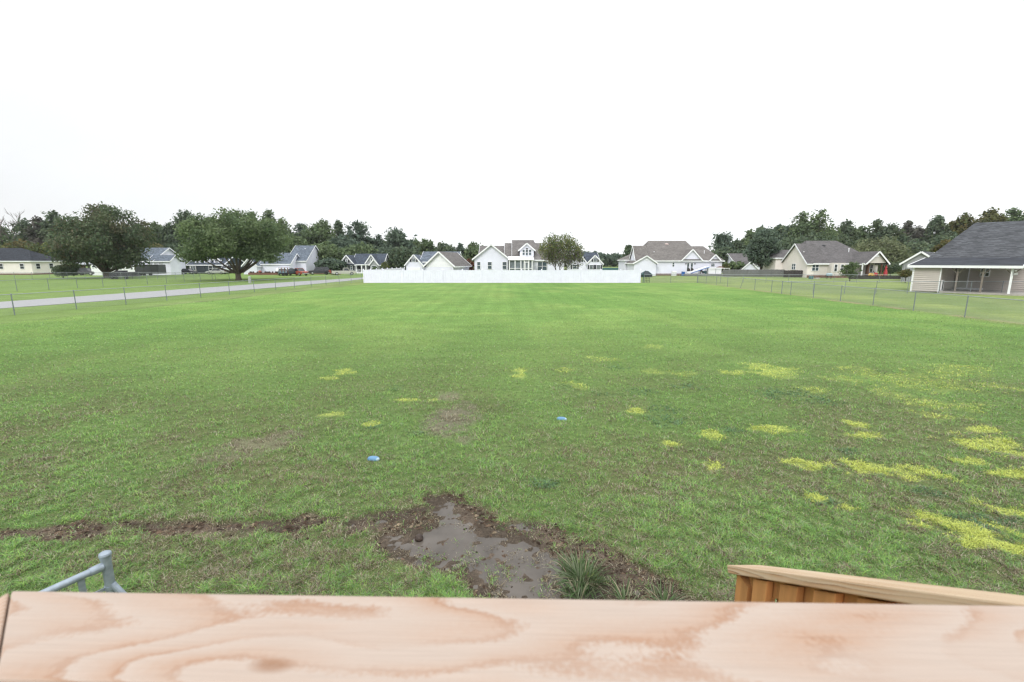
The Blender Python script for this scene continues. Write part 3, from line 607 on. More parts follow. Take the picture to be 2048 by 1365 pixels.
m = MB(); [m.box(.1,1.1,.1-.28*k,.4-.28*k,.1+.18*k,.14+.18*k) for k in range(7)]; m.box(.1,.14,-1.4,.4,.0,.1); m.build('stair_tread', M['cedar'], st_)

# ------------------------------------------------------------------ chain-link fences
def mesh_wire(mb, p, q, h, cell=.06, r=.0016, z0=.03):
    p = Vector(p); q = Vector(q); Ld = (q-p).length; d = (q-p)/Ld; side = Vector((-d.y,d.x,0))
    n = int((Ld+h)/cell)
    for k in range(n+1):
        for sgn in (1,-1):
            s0 = k*cell - (h if sgn > 0 else 0); s1 = s0 + sgn*h + (h if sgn<0 else 0)*0
            a0, z_0, a1, z_1 = (s0, z0, s0+h, z0+h) if sgn > 0 else (s0, z0, s0-h, z0+h)
            # clip to [0, Ld]
            def clip(a, z, a2, z2):
                if a < 0: z = z + (0-a)*(z2-z)/(a2-a); a = 0
                if a > Ld: z = z + (Ld-a)*(z2-z)/(a2-a); a = Ld
                return a, z
            if max(a0,a1) <= 0 or min(a0,a1) >= Ld: continue
            b0 = clip(a0,z_0,a1,z_1); b1 = clip(a1,z_1,a0,z_0)
            P = p + d*b0[0]; Q = p + d*b1[0]; P.z = b0[1]; Q.z = b1[1]
            o = len(mb.v)
            for e in (P, Q):
                mb.v += [tuple(e+Vector((0,0,r))+side*0), tuple(e+side*r-Vector((0,0,r*.6))), tuple(e-side*r-Vector((0,0,r*.6)))]
            mb.f += [(o,o+1,o+4,o+3),(o+1,o+2,o+5,o+4),(o+2,o,o+3,o+5)]
def chainlink(name, label, pts, h=1.22, spacing=3.0, skip=None, pm='galv_dark', cell=.075, rail_r=.021, rwire=.0017, lean={}, group=None, ts=None):
    """pts: polyline ends in world metres"""
    p0 = Vector((*pts[0],0)); root = thing(name, label, 'fence', p0, 0, group)
    loc = [Vector((*p,0))-p0 for p in pts]
    wm_ = MB(); rm = MB()
    rnd = random.Random(hash(label) % 1000 if False else len(label))
    for a, b in zip(loc[:-1], loc[1:]):
        Ld = (b-a).length; n = max(1, round(Ld/spacing)); d = (b-a)/Ld
        tt = ts if ts else [i/n for i in range(n+1)]
        for i, t in enumerate(tt):
            P = a + (b-a)*t; lx = lean.get(i,0)
            m = MB(); r = .034 if i in (0,len(tt)-1) else .027
            top = P + Vector((lx+rnd.uniform(-.012,.012),0,h))
            m.tube([P+Vector((0,0,-.1)), top], r, 8); m.tube([top,top+Vector((0,0,.03)),top+Vector((0,0,.05))], [r*1.2,r*1.15,r*.4], 8)
            m.build('post', M[pm], root, smooth=False)
        rm.tube([a+Vector((0,0,h-.01)), b+Vector((0,0,h-.01))], rail_r, 6)
        mesh_wire(wm_, a, b, h-.05, cell, rwire)
    rm.build('top_rail', M['galv_rail'], root); wm_.build('wire_mesh', M['wire'], root)
    return root
L0 = Vector(G(17,632)); L1 = Vector(G(714,565.5)); ld = L1-L0
n13 = 13
Lm = L0 - ld*(3/n13)
chainlink('chain_link_fence', 'long galvanised chain-link fence along the left side of the mown lawn, nearest the road', [tuple(Lm), tuple(L1+ld/26)], 1.22, ld.length/n13)
R0 = Vector(G(1929,635)); R1 = Vector(G(1394,566)); rd = R1-R0
Rm = R0 - rd*(3/12)
chainlink('chain_link_fence', 'long galvanised chain-link fence running down the right side of the mown lawn', [tuple(Rm), tuple(R1)], 1.2, rd.length/12, lean={11:.3})
YB = R1.y
chainlink('chain_link_fence', 'short chain-link fence at the back, between the white fence and the right corner post', [(X(1290,YB),YB),(R1.x,YB)], 1.2, 3.2)
chainlink('chain_link_fence', 'chain-link fence crossing the neighbour lawn far right, behind the nearer one', [(R1.x+.1,YB),(X(1900,YB),YB)], 1.2, 3.2)
RC = Vector(G(1562,588)); 
chainlink('chain_link_fence', 'chain-link fence crossing right in front of the tan house with the porch', [(RC.x+.05,RC.y),(X(2140,RC.y),RC.y)], 1.2, X(1692,RC.y)-X(1627,RC.y))
A = G(23,584); B = G(459,561); dd = Vector(B)-Vector(A)
chainlink('chain_link_fence', 'chain-link fence on the far side of the road, parallel to it', [tuple(Vector(A)-dd*.18), B], 1.2, 3.0)
chainlink('chain_link_fence', 'chain-link fence across the far left lawn, in front of the cream house', [(G(-40,558.5)), (G(425,559.5))], 1.2, 3.4)
# gate in the back fence line
gm = thing('iron_gate_post', 'short dark green gate post with wire basket at the right end of the white fence', 'gate post', (*G(1286,566),0))
m = MB(); m.tube([(0,0,0),(0,0,1.35)], .05, 8); m.build('post', mat('dark_green_paint',(.03,.09,.08),.5), gm)
m = MB(); [m.tube([(.25+.22*k,-.1,0),(.25+.22*k,-.1,1.0)], .02, 6) for k in range(4)]; [m.tube([(.2,-.1,z),(.95,-.1,z)], .015, 6) for z in (.3,.65,1.0)]; m.build('wire_frame', M['black'], gm)
for u_, lab in ((1324,'bare earth oval'),(1370,'bare earth oval')):
    pass

# near terminal post of the yard fence, lower left
yc = 2.9; bx = -(1024-208)/F*yc; by = yc*CT - .456*yc*ST; bz = EYE - yc*(ST+.456*CT)
fp = thing('yard_fence', 'galvanised pipe fence end post with top rail beside the deck, lower left', 'fence', (bx,by,0))
m = MB(); m.tube([(0,0,-.1),(0,0,bz-.03)], .027, 24); m.build('end_post', M['galv'], fp, smooth=False)
m = MB(); m.lathe((0,0,bz-.055), [(.029,-.02),(.030,.0),(.034,.006),(.0345,.014),(.031,.024),(.02,.031),(.008,.034)], 28); m.build('post_cap', M['galv'], fp)
rdv = Vector((-.50,-.866,0)).normalized(); rs_ = Vector((0,0,bz-.115))
m = MB(); m.tube([rs_+rdv*.03, rs_+rdv*.12, rs_+rdv*2.2], [.0225,.0225,.0225], 20); m.build('top_rail', M['galv'], fp)
m = MB(); m.tube([rs_+rdv*.02, rs_+rdv*.085], [.028,.026], 20); m.build('rail_cup', M['galv'], fp)
sdv = Vector((rdv.y,-rdv.x,0))
for dist in (.62,.36):
    m = MB()
    c0 = rs_+rdv*dist; rr = .026
    m.tube([c0+sdv*(rr*math.cos(t))+Vector((0,0,rr*math.sin(t))) for t in [k*math.pi/10-.5 for k in range(16)]], .0035 if dist>.5 else .002, 6); m.build('tie_wire', M['galv'], fp)
m = MB(); b0 = rs_+rdv*.13; m.box(-.010,.010,-.004,.004,0,bz-.13); tb_ = m.build('tension_bar', M['galv'], fp); tb_.location=(b0.x,b0.y,0); tb_.rotation_euler=(0,0,math.atan2(rdv.y,rdv.x)); tb_.scale=(1.6,1.6,1)
m = MB()
for zz in (bz-.27,): m.lathe((0,0,zz), [(.031,-.012),(.031,.012)], 20); m.beam(Vector((0,0,zz))+rdv*.03, Vector((0,0,zz))+rdv*.13, .006, .022)
m.build('tension_band', M['galv'], fp)
m = MB(); m.tube([Vector((0.015,0,bz-.25)), Vector((.45,.05,bz-.95))], .019, 12); m.build('brace_rail', M['galv'], fp)
m = MB(); mesh_wire(m, rdv*.23, rdv*2.2, bz-.22, .06, .0016, .05); m.build('wire_mesh', M['galv'], fp)

# ------------------------------------------------------------------ white vinyl fence
YV = G(1024,566)[1]; VX0 = X(728,YV,560); VX1 = X(1280,YV,560); VH = Z(541.5,YV)
vf = thing('vinyl_fence', 'long white vinyl privacy fence across the back of the lawn', 'fence', (VX0,YV,0))
nb = 14; bw = (VX1-VX0)/nb
def vinyl_run(root, x0, y0, dx, dy, n, bw, first=0, label_posts=True):
    for i in range(n+1):
        px, py = x0+dx*bw*i, y0+dy*bw*i
        if i >= first:
            m = MB(); m.box(px-.065,px+.065,py-.065,py+.065,0,VH+.09); p = m.build('post', M['vinyl'], root)
            m = MB(); m.lathe((px,py,VH+.09), [(.105,0),(.105,.03),(.05,.1),(.01,.15)], 4); cpx = m.build('post_cap', M['vinyl'], p)
        if i < n:
            m = MB(); nbd = 8; g0 = .07; w_ = (bw-2*g0)/nbd
            for k in range(nbd):
                a, b = g0+k*w_+.009, g0+(k+1)*w_-.009
                if dx: m.box(px+a, px+b, py-.022, py+.022, .07, VH-.05)
                else: m.box(px-.022, px+.022, py+a, py+b, .07, VH-.05)
            if dx:
                m.box(px+.06,px+bw-.06,py-.035,py+.035,VH-.05,VH+.05); m.box(px+.06,px+bw-.06,py-.035,py+.035,.0,.07); m.box(px+.06,px+bw-.06,py+.024,py+.06,VH*.5,VH*.5+.1); m.box(px+.06,px+bw-.06,py+.0225,py+.0235,.05,VH-.05)
            else:
                m.box(px-.035,px+.035,py+.06,py+bw-.06,VH-.05,VH+.05); m.box(px-.035,px+.035,py+.06,py+bw-.06,0,.07)
            m.build('fence_panel', M['vinyl'], root)
vinyl_run(vf, 0, 0, 1, 0, nb, bw)
v2 = thing('vinyl_fence', 'white vinyl side fence running back from the left end of the long one', 'fence', (VX0,YV+.1,0))
vinyl_run(v2, 0, 0, 0, 1, 8, 3.2, first=1)

# ------------------------------------------------------------------ houses
def strip_frame(mb, p, q, a=.04, h=.2, drop=.0): mb.beam(p, q, a, h, drop)
def block(root, a0, a1, c0, c1, ze, zr, axis='x', hip=(0,0), oh=.35, wall='white_siding', roof='roof_blue', trim='white', z0=0, walls=True, t=.14, wname='wall', asym=None, rake=(1,1)):
    m_ = (lambda a,c,z: (a,c,z)) if axis == 'x' else (lambda a,c,z: (c,a,z))
    cm_ = asym if asym is not None else (c0+c1)/2
    s0 = (zr-ze)/(cm_-c0); s1 = (zr-ze)/(c1-cm_)
    A0_, A1_ = a0-oh, a1+oh
    r0 = a0+hip[0] if hip[0] else A0_; r1 = a1-hip[1] if hip[1] else A1_
    e00, e01 = (A0_,c0-oh,ze-oh*s0), (A0_,c1+oh,ze-oh*s1); e10, e11 = (A1_,c0-oh,ze-oh*s0), (A1_,c1+oh,ze-oh*s1)
    R0_, R1_ = (r0,cm_,zr), (r1,cm_,zr)
    top = [m_(p[0],p[1],p[2]+t) for p in (e00,e10,e11,e01,R0_,R1_)]; bot = [m_(p[0],p[1],p[2]) for p in (e00,e10,e11,e01,R0_,R1_)]
    mb = MB(); mb.add(top+bot, [(0,1,5,4),(2,3,4,5),(3,0,4),(1,2,5)] + [(6,10,11,7),(8,11,10,9),(9,10,6),(7,11,8)] + [(0,6,7,1),(1,7,8,2),(2,8,9,3),(3,9,6,0)])
    if not hip[0] or not hip[1]:
        # open gable ends: drop the vertical infill faces on those sides
        f = []
        for fc in mb.f:
            s = set(fc)
            if not hip[0] and s in ({3,0,4},{9,10,6},{3,9,6,0}): continue
            if not hip[1] and s in ({1,2,5},{7,11,8},{1,7,8,2}): continue
            f.append(fc)
        if not hip[0]: f += [(0,4,10,6),(4,3,9,10)]
        if not hip[1]: f += [(1,7,11,5),(5,11,8,2)]
        mb.f = f
    rf_ = mb.build('roof', M[roof], root)
    tm = MB(); th = t+.08
    def q(p, dz=0): return m_(p[0],p[1],p[2]+dz)
    tm.beam(q((A0_,c0-oh-.02,e00[2]),.04), q((A1_,c0-oh-.02,e00[2]),.04), .05, th)
    tm.beam(q((A0_,c1+oh+.02,e01[2]),.04), q((A1_,c1+oh+.02,e01[2]),.04), .05, th)
    for hh, aa, rr, rk in ((hip[0],A0_-.02,r0,rake[0]), (hip[1],A1_+.02,r1,rake[1])):
        if not rk: continue
        if hh: tm.beam(q((aa,c0-oh,e00[2]),.04), q((aa,c1+oh,e01[2]),.04), .05, th)
        else:
            tm.beam(q((aa,c0-oh,e00[2]),.05), q((aa,cm_,zr),.05), .05, th+.03); tm.beam(q((aa,c1+oh,e01[2]),.05), q((aa,cm_,zr),.05), .05, th+.03)
    tm.build('fascia', M[trim], root)
    if walls:
        wmb_ = MB(); P = [(a0,c0),(a1,c0),(a1,c1),(a0,c1)]
        wmb_.add([m_(p[0],p[1],z0) for p in P]+[m_(p[0],p[1],ze) for p in P]+[m_(a0,cm_,zr-.02),m_(a1,cm_,zr-.02)],
                [(0,1,5,4),(2,3,7,6)] + ([(3,0,4,7)] if hip[0] else [(3,0,4,8,7)]) + ([(1,2,6,5)] if hip[1] else [(1,2,6,9,5)]))
        return wmb_.build(wname, M[wall], root)
def plinth(root, x0, x1, y0, y1, h=.35, m='brick'):
    mb = MB(); mb.box(x0-.04,x1+.04,y0-.04,y1+.04,-.3,h); mb.build('foundation', M[m], root)
def window(root, x, y, z, w_, h_, shut=False, kind='window', cols=1, glass='glass', rz=0):
    f = MB(); b = .07
    for (x0,x1,z0,z1) in ((-w_/2-b,-w_/2,-h_/2-b,h_/2+b),(w_/2,w_/2+b,-h_/2-b,h_/2+b),(-w_/2,w_/2,-h_/2-b,-h_/2),(-w_/2,w_/2,h_/2,h_/2+b),(-w_/2,w_/2,-.03,.03)):
        f.box(x0,x1,-.09,0,z0,z1)
    for k in range(1,cols): xx = -w_/2+w_*k/cols; f.box(xx-.045,xx+.045,-.085,0,-h_/2,-.03); f.box(xx-.045,xx+.045,-.085,0,.03,h_/2)
    o = f.build(kind, M['white'], root); o.location = (x,y,z); o.rotation_euler = (0,0,rz)
    p = MB(); p.box(-w_/2,w_/2,-.045,-.01,-h_/2,h_/2); p.build('pane', M[glass], o)
    if shut:
        for s in (-1,1):
            q = MB(); q.box(s*(w_/2+b+.22)-.17,s*(w_/2+b+.22)+.17,-.06,0,-h_/2-.05,h_/2+.05); q.build('shutter', M['shutter'], o)
    return o
def vent(root, x, y, z, r=.3):
    m = MB(); m.lathe((0,0,0), [(r,0),(r,-.05),(r*.8,-.05)], 12, 'y'); o = m.build('gable_vent', M['white'], root); o.location=(x,y,z)
def roofvent(root, x, y, z, s=.25, m='white'):
    mb = MB(); mb.tube([(0,0,-.3),(0,0,.35*s/.25)], s*.3, 8); mb.tube([(0,0,.35*s/.25),(0,0,.45*s/.25)],[s*.6,s*.5],8); o = mb.build('roof_vent', M[m], root); o.location=(x,y,z)

def house(label, u0, Y, rz=0, name='house'):
    r = thing(name, label, 'house', (X(u0,Y),Y,0), rz); 
    r['_ux'] = u0; 
    def lx(u, v=530, YY=Y): return X(u,YY,v)-X(u0,Y)
    return r, lx

def D(v): return G(1024, v)[1]           # distance whose ground shows at row v

# H1 cream house, far left
Y = D(550); h1, lx = house('cream house with a dark hipped roof at the far left edge', 40, Y)
ze, zr = Z(521,Y), Z(497.5,Y)
dz_ = .058*Y
block(h1, lx(-90), lx(63), 0, dz_, ze, Z(501.5,Y), 'x', (4,3.2), .4, 'cream_siding', 'roof_black')
block(h1, lx(-90), lx(50), 1.2, dz_+3, ze, Z(496.5,Y), 'x', (4,5.5), .4, 'cream_siding', 'roof_black')
plinth(h1, lx(-90), lx(63), 0, dz_, .3)
for u_ in (2,44): window(h1, lx(u_), -.02, Z(533,Y), .9, 1.15, glass='glass_dark')
for k_ in (.22,.72): window(h1, lx(63)+.02, dz_*k_, Z(533,Y), .9, 1.15, glass='glass_dark', rz=math.pi/2)

# H2 white house with grey-blue roof
Y = D(550.5); h2, lx = house('white house with blue grey roof between the two big lawn trees', 340, Y)
xa = -.7778*Y-X(340,Y)
block(h2, lx(200), xa, 0, .099*Y, Z(522,Y), Z(498.5,Y)+.3, 'x', (0,0), .35, 'white_siding', 'roof_blue')
block(h2, lx(300), lx(340.5), -.02, .031*Y, Z(522,Y), Z(511.8,Y), 'x', (0,0), .3, 'white_siding', 'roof_blue')
plinth(h2, lx(232), xa, 0.05, 9, .25)
for u_ in (300,312,322): window(h2, lx(u_), -.06, Z(527.5,Y), .7, .35)

# H3 slate house with dormers
Y = D(547.5); h3, lx = house('dark slate sided house with white dormers behind the forked tree', 410, Y)
block(h3, lx(376), lx(446), 0, 10, Z(530,Y), Z(511,Y), 'x', (0,0), .3, 'dark_siding', 'roof_slate')
for u_ in (392,411,430):
    block(h3, .8, 5, lx(u_-6), lx(u_+6), Z(520,Y), Z(514.5,Y), 'y', (0,0), .2, 'white_siding', 'roof_slate', z0=Z(527.5,Y), wname='dormer_wall'); window(h3, lx(u_), .78, Z(523,Y), .7, .7, glass='glass_dark')
m = MB(); m.box(lx(379),lx(391.5),-.05,0,0.3,Z(531.5,Y)); m.build('porch_panel', M['cream_siding'], h3)
window(h3, lx(386), -.07, Z(536.5,Y), 1.1, .9, cols=2); window(h3, lx(421), -.02, Z(537,Y), .9, 1.1, glass='glass_dark')
m = MB(); m.box(lx(394),lx(409),-.12,0,0.1,Z(532,Y)); m.build('garage_door', mat('slate_door',(.05,.06,.07),.6), h3)
plinth(h3, lx(376), lx(446), 0, 10, .3, 'mulch')

# H3b white garage left behind trunk
Y = D(549.2); h3b, lx = house('white garage with vertical boards right of the forked tree trunk', 500, Y)
block(h3b, 0, 8, lx(486), lx(513), Z(531,Y), Z(517,Y), 'y', (0,0), .3, 'white_siding', 'roof_blue')
block(h3b, lx(513)+.05, lx(572), 2, 9, Z(528,Y), Z(508,Y), 'x', (0,0), .3, 'white_siding', 'roof_blue')
m = MB(); [m.box(lx(489)+k*.42,lx(489)+k*.42+.05,-.04,0,0,2.2) for k in range(6)]; m.build('corner_board', M['white'], h3b)

# H4 white gable house with grey roof
Y = D(548); h4, lx = house('white house with tall plain gable end and grey roof, behind the parked cars', 612, Y)
block(h4, lx(576), lx(612), 0, .0985*Y, Z(521.5,Y), Z(493.8,Y)+.35, 'x', (0,0), .35, 'white_siding', 'roof_blue')
block(h4, lx(540), lx(576)-.1, 3, 12, Z(522,Y), Z(506,Y), 'x', (0,0), .3, 'white_siding', 'roof_blue')
plinth(h4, lx(576), lx(612), 0, .0985*Y, .3); window(h4, lx(583.5), -.02, Z(532.5,Y), .6, 1.6, kind='side_door'); window(h4, lx(612)+.02, .0985*Y*.57, Z(532,Y), .5, 1.3, rz=math.pi/2)
m = MB(); m.box(lx(577.3),lx(578.2),-.2,0,Z(530,Y),Z(527.5,Y)); m.build('wall_lamp', M['black'], h4)
roofvent(h4, lx(598), 4.2, Z(500,Y)); m = MB(); m.box(lx(536),lx(652),-1.6,-.45,0,.35); m.build('brick_bed', M['brick'], h4)

# H5 grey gabled house
Y = D(547.2); h5, lx = house('grey house with white trim, front gables and porch left of the white fence', 740, Y)
block(h5, lx(702), lx(762), 1.5, 1.5+.063*Y, Z(529.5,Y), Z(509,Y)+.1, 'x', (0,0), .35, 'grey_siding', 'roof_slate')
block(h5, -.6, 6, lx(681), lx(710), Z(529.3,Y), Z(511.5,Y), 'y', (0,0), .3, 'grey_siding', 'roof_slate')
block(h5, .2, 6, lx(732), lx(753.5), Z(525.5,Y), Z(510.5,Y), 'y', (0,0), .25, 'grey_siding', 'roof_slate', z0=Z(529,Y), wname='gable_wall')
block(h5, -.4, 5, lx(741), lx(757), Z(529.3,Y), Z(519.5,Y), 'y', (0,0), .25, 'grey_siding', 'roof_slate')
m = MB(); m.prism([(lx(681)-.3,Z(530.5,Y)),(lx(710)+.3,Z(530.5,Y)),(lx(709),Z(528,Y)),(lx(682),Z(528,Y))], -1.0, -.62); m.build('skirt_roof', M['roof_slate'], h5)
window(h5, lx(695.5), -.62, Z(522.5,Y), .5, .6, True, glass='screen'); window(h5, lx(688), -.62, Z(536,Y), .5, 1.0, True); window(h5, lx(704), -.62, Z(536,Y), .5, 1.0, True)
window(h5, lx(743), .16, Z(520.5,Y), .4, .6); window(h5, lx(749), -.42, Z(536,Y), 1.1, 1.0)
m = MB(); [m.box(lx(u_)-.13,lx(u_)+.13,-.3,-.04,0,Z(530,Y)) for u_ in (712.5,723.5,732)]; m.build('porch_column', M['white'], h5)
m = MB(); m.box(lx(711),lx(741),-.25,-.2,.9,.96); m.box(lx(711),lx(741),-.25,-.2,.3,.36); [m.box(lx(711)+k*.2,lx(711)+k*.2+.05,-.24,-.2,.36,.9) for k in range(int((lx(741)-lx(711))/.2))]; m.build('porch_railing', M['white'], h5)
m = MB(); m.box(lx(711),lx(741),-.4,1.5,Z(530,Y)-.1,Z(530,Y)+.1); m.box(lx(711),lx(741),-.4,1.5,-.1,.25); m.build('porch_floor', M['white'], h5)
m = MB(); m.box(lx(713),lx(722),1.42,1.5,.4,Z(531.5,Y)); m.box(lx(733.5),lx(739),1.42,1.5,.3,Z(532,Y)); m.build('porch_window', M['glass_dark'], h5)
plinth(h5, lx(681), lx(762), 1.5, 9, .25, 'concrete')

# H6 pair behind white fence: blue-grey cottage and white garage
Y = 104.; h6, lx = house('white cottage with blue grey roof and shuttered gable behind the garage', 860, Y)
block(h6, lx(838.6), lx(912), 2, 12, Z(524,Y), Z(503.5,Y), 'x', (0,0), .3, 'white_siding', 'roof_blue')
block(h6, 0, 6, lx(812), lx(844), Z(529,Y), Z(510.5,Y), 'y', (0,0), .3, 'white_siding', 'roof_blue')
window(h6, lx(828), -.02, Z(520.5,Y), .8, .7, True); m = MB(); m.box(lx(816),lx(840),-.06,0,0,Z(535.5,Y)); m.build('garage_door', M['white'], h6)
Y = 84.; h7, lx = house('white garage with lapped gable end and brown roof behind the vinyl fence', 880, Y, rz=math.radians(-12), name='garage')
block(h7, 0, 9.5, lx(850.5), lx(908), Z(530.5,Y), Z(505,Y), 'y', (0,0), .45, 'white_siding', 'roof_tan'); vent(h7, lx(881), -.02, Z(515.5,Y), .22)
m = MB()
for k in range(16):
    zb = Z(534,Y)+k*.23; hw = (lx(908)-lx(850.5))/2; s = (Z(505,Y)-Z(530.5,Y))/hw; hh = hw if zb < Z(530.5,Y) else hw-(zb-Z(530.5,Y))/s
    if hh > .4: c_ = (lx(908)+lx(850.5))/2; m.add([(c_-hh+.1,-.035,zb),(c_+hh-.1,-.035,zb),(c_+hh-.1,-.005,zb+.2),(c_-hh+.1,-.005,zb+.2),(c_-hh+.1,-.001,zb),(c_+hh-.1,-.001,zb)], [(0,1,2,3),(0,4,5,1)])
m.build('siding_boards', M['white'], h7)

# H7 central white house
Y = 88.; h8, lx = house('large white house with dormer, screened porch and grey-brown roof behind the vinyl fence', 1020, Y)
block(h8, 0, 8, lx(949), lx(1016), Z(517,Y), Z(490,Y), 'y', (0,0), .4, 'white_siding', 'roof_tan')
block(h8, lx(957), lx(1010), 4.5, 13, Z(514,Y), Z(490.5,Y), 'x', (0,0), .3, 'white_siding', 'roof_tan')
block(h8, lx(1009), lx(1086), 1.8, 14, Z(519.5,Y), Z(487,Y)+.2, 'x', (0,0), .1, 'white_siding', 'roof_tan')
block(h8, lx(1027), lx(1086), 1.0, 15, Z(519.8,Y), Z(481.5,Y)+.3, 'x', (0,1.5), .3, 'white_siding', 'roof_tan')
block(h8, lx(1060), lx(1130), 1.2, 14, Z(520.5,Y), Z(488,Y), 'x', (0,6), .3, 'white_siding', 'roof_tan')
block(h8, 1.5, 7, lx(1040), lx(1068), Z(499.5,Y), Z(487.3,Y), 'y', (0,0), .3, 'white_siding', 'roof_tan', z0=Z(513,Y), wname='dormer_wall')
for u_ in (1047.5,1054,1060.5): window(h8, lx(u_), 1.46, Z(505,Y), .42, 1.0 if u_!=1054 else 1.15, glass='glass')
m = MB(); m.lathe((0,0,0), [(.26,0),(.26,-.05),(.24,-.06)], 16, 'y'); o = m.build('arched_window', M['glass_dark'], h8); o.location=(lx(1054),1.47,Z(498.5,Y))
for u_ in (957.5,979.5,1009): window(h8, lx(u_), -.02, Z(531.5,Y), .55 if u_<970 else .7, 1.3)
# screened porch
m = MB(); m.add([(lx(1016.5),-1.9,Z(519.5,Y)),(lx(1067),-1.9,Z(519.5,Y)),(lx(1067),1.6,Z(513,Y)),(lx(1016.5),1.6,Z(513,Y)),(lx(1016.5),-1.9,Z(521,Y)),(lx(1067),-1.9,Z(521,Y)),(lx(1067),1.6,Z(521,Y)),(lx(1016.5),1.6,Z(521,Y))],
    [(0,1,2,3),(4,5,6,7),(0,1,5,4),(1,2,6,5),(2,3,7,6),(3,0,4,7)]); m.build('porch_roof', M['white'], h8)
m = MB(); m.box(lx(1018),lx(1063),-1.5,-1.46,.3,Z(521.3,Y)); m.build('porch_screen', M['screen'], h8)
m = MB(); [m.box(lx(u_)-.09,lx(u_)+.09,-1.75,-1.52,0,Z(521.3,Y)) for u_ in (1019,1030,1041.5,1048,1057,1063.5)]; m.box(lx(1018),lx(1064),-1.7,-1.53,Z(537.5,Y),Z(536.5,Y)); m.build('porch_column', M['white'], h8)
m = MB(); m.box(lx(1048.5),lx(1056.5),-1.72,-1.6,Z(525.5,Y),Z(523.8,Y)); m.box(lx(1050),lx(1051),-1.72,-1.6,.3,Z(525.5,Y)); m.box(lx(1055),lx(1056),-1.72,-1.6,.3,Z(525.5,Y)); m.build('screen_door', M['white'], h8)
window(h8, lx(1080.5), .98, Z(533,Y), .8, 1.6); window(h8, lx(1090), .98, Z(533,Y), .8, 1.6); roofvent(h8, lx(1066), 4.8, Z(503,Y), .2)

# H8 white cottage right of the multi-stemmed tree
Y = 112.; h9, lx = house('white cottage with slate roof, front gable and dark shutters right of the sparse tree', 1190, Y)
block(h9, lx(1162), lx(1201), 2, 11, Z(524,Y), Z(505.5,Y), 'x', (0,0), .3, 'white_siding', 'roof_slate')
block(h9, 0, 6, lx(1174), lx(1205), Z(527.5,Y), Z(511.5,Y), 'y', (0,0), .25, 'white_siding', 'roof_slate')
block(h9, .5, 8, lx(1142), lx(1174), Z(526.5,Y), Z(506.5,Y), 'y', (0,0), .25, 'white_siding', 'roof_slate')
window(h9, lx(1190), -.02, Z(520.5,Y), .8, .8, True); window(h9, lx(1182.5), -.02, Z(534.5,Y), .8, .9, True); window(h9, lx(1197), -.02, Z(534.5,Y), .8, .9, True); window(h9, lx(1165), .48, Z(519,Y), .5, 1.1, True); window(h9, lx(1150), .48, Z(534,Y), 1.0, 1.0, True)

# H9 white house with brown roof
Y = D(551.5); h10, lx = house('long white house with brown roof and french doors right of the vinyl fence', 1360, Y)
block(h10, lx(1272), lx(1296), .02, 5.2, Z(521,Y), Z(492.5,Y), 'x', (0,0), .25, 'white_siding', 'roof_brown', rake=(1,0))
block(h10, lx(1380), lx(1444), .02, 11, Z(521,Y), Z(492.5,Y), 'x', (0,2.2), .4, 'white_siding', 'roof_brown')
block(h10, lx(1291), lx(1408), 0, 14, Z(520.8,Y), Z(484.3,Y)+.4, 'x', (2.4,1.8), .36, 'white_siding', 'roof_brown')
block(h10, -1.2, 5, lx(1265.5), lx(1309), Z(526.5,Y), Z(513,Y), 'y', (0,0), .35, 'white_siding', 'roof_brown', asym=lx(1289)); vent(h10, lx(1289.3), -1.22, Z(519.5,Y), .2)
block(h10, lx(1262), lx(1300), 5.4, 12, Z(520,Y), Z(506,Y), 'x', (2.5,0), .3, 'white_siding', 'roof_brown')
for (a, b, vt, u_) in ((1363,1401,500,1383),(1419,1437,510.5,1427.8)):
    block(h10, -.25, 5, lx(a), lx(b), Z(520,Y), Z(vt,Y), 'y', (0,0), .3, 'white_siding', 'roof_brown', z0=Z(520.6,Y), wname='gable_wall')
    m = MB(); m.prism([(lx(a)+.1,Z(520.6,Y)),(lx(b)-.1,Z(520.6,Y)),(lx(b)-.5,Z(519,Y)),(lx(a)+.5,Z(519,Y))], -.55, -.27); m.build('skirt_roof', M['roof_brown'], h10)
plinth(h10, lx(1309)+.1, lx(1444), 0, 12, .42)
window(h10, lx(1346.5), -.02, Z(529.7,Y), .38, .8); window(h10, lx(1425.5), -.02, Z(530.2,Y), .75, .6)
for u_ in (1376,1383.5): window(h10, lx(u_), -.02, Z(534.5,Y), .42, 1.7, kind='french_door')
for u_ in (1371.5,1389.5):
    m = MB(); m.box(-.09,.09,-.15,0,-.12,.12); o = m.build('wall_lamp', M['black'], h10); o.location=(lx(u_),0,Z(528,Y))
roofvent(h10, lx(1314), 2.6, Z(506.5,Y), .22); roofvent(h10, lx(1415), 2.2, Z(504.5,Y), .22)
m = MB(); m.lathe((0,0,0), [(.55,-.3),(.6,.05),(.35,.22),(.05,.27)], 14); o = m.build('roof_turbine', mat('vent_metal',(.45,.36,.34),.5), h10); o.location=(lx(1348.5),6.0,Z(487.5,Y))

# H10 dark roofed house part behind the dense tree
Y = 118.; h11, lx = house('dark purple-grey roofed house mostly hidden behind the dense tree on the right', 1490, Y)
block(h11, lx(1479), lx(1560), 1, 12, Z(531,Y), Z(507.5,Y), 'x', (0,0), .3, 'white_siding', 'roof_taupe'); block(h11, -1, 7, lx(1480), lx(1512), Z(539,Y), Z(524,Y), 'y', (0,0), .3, 'white_siding', 'roof_taupe')

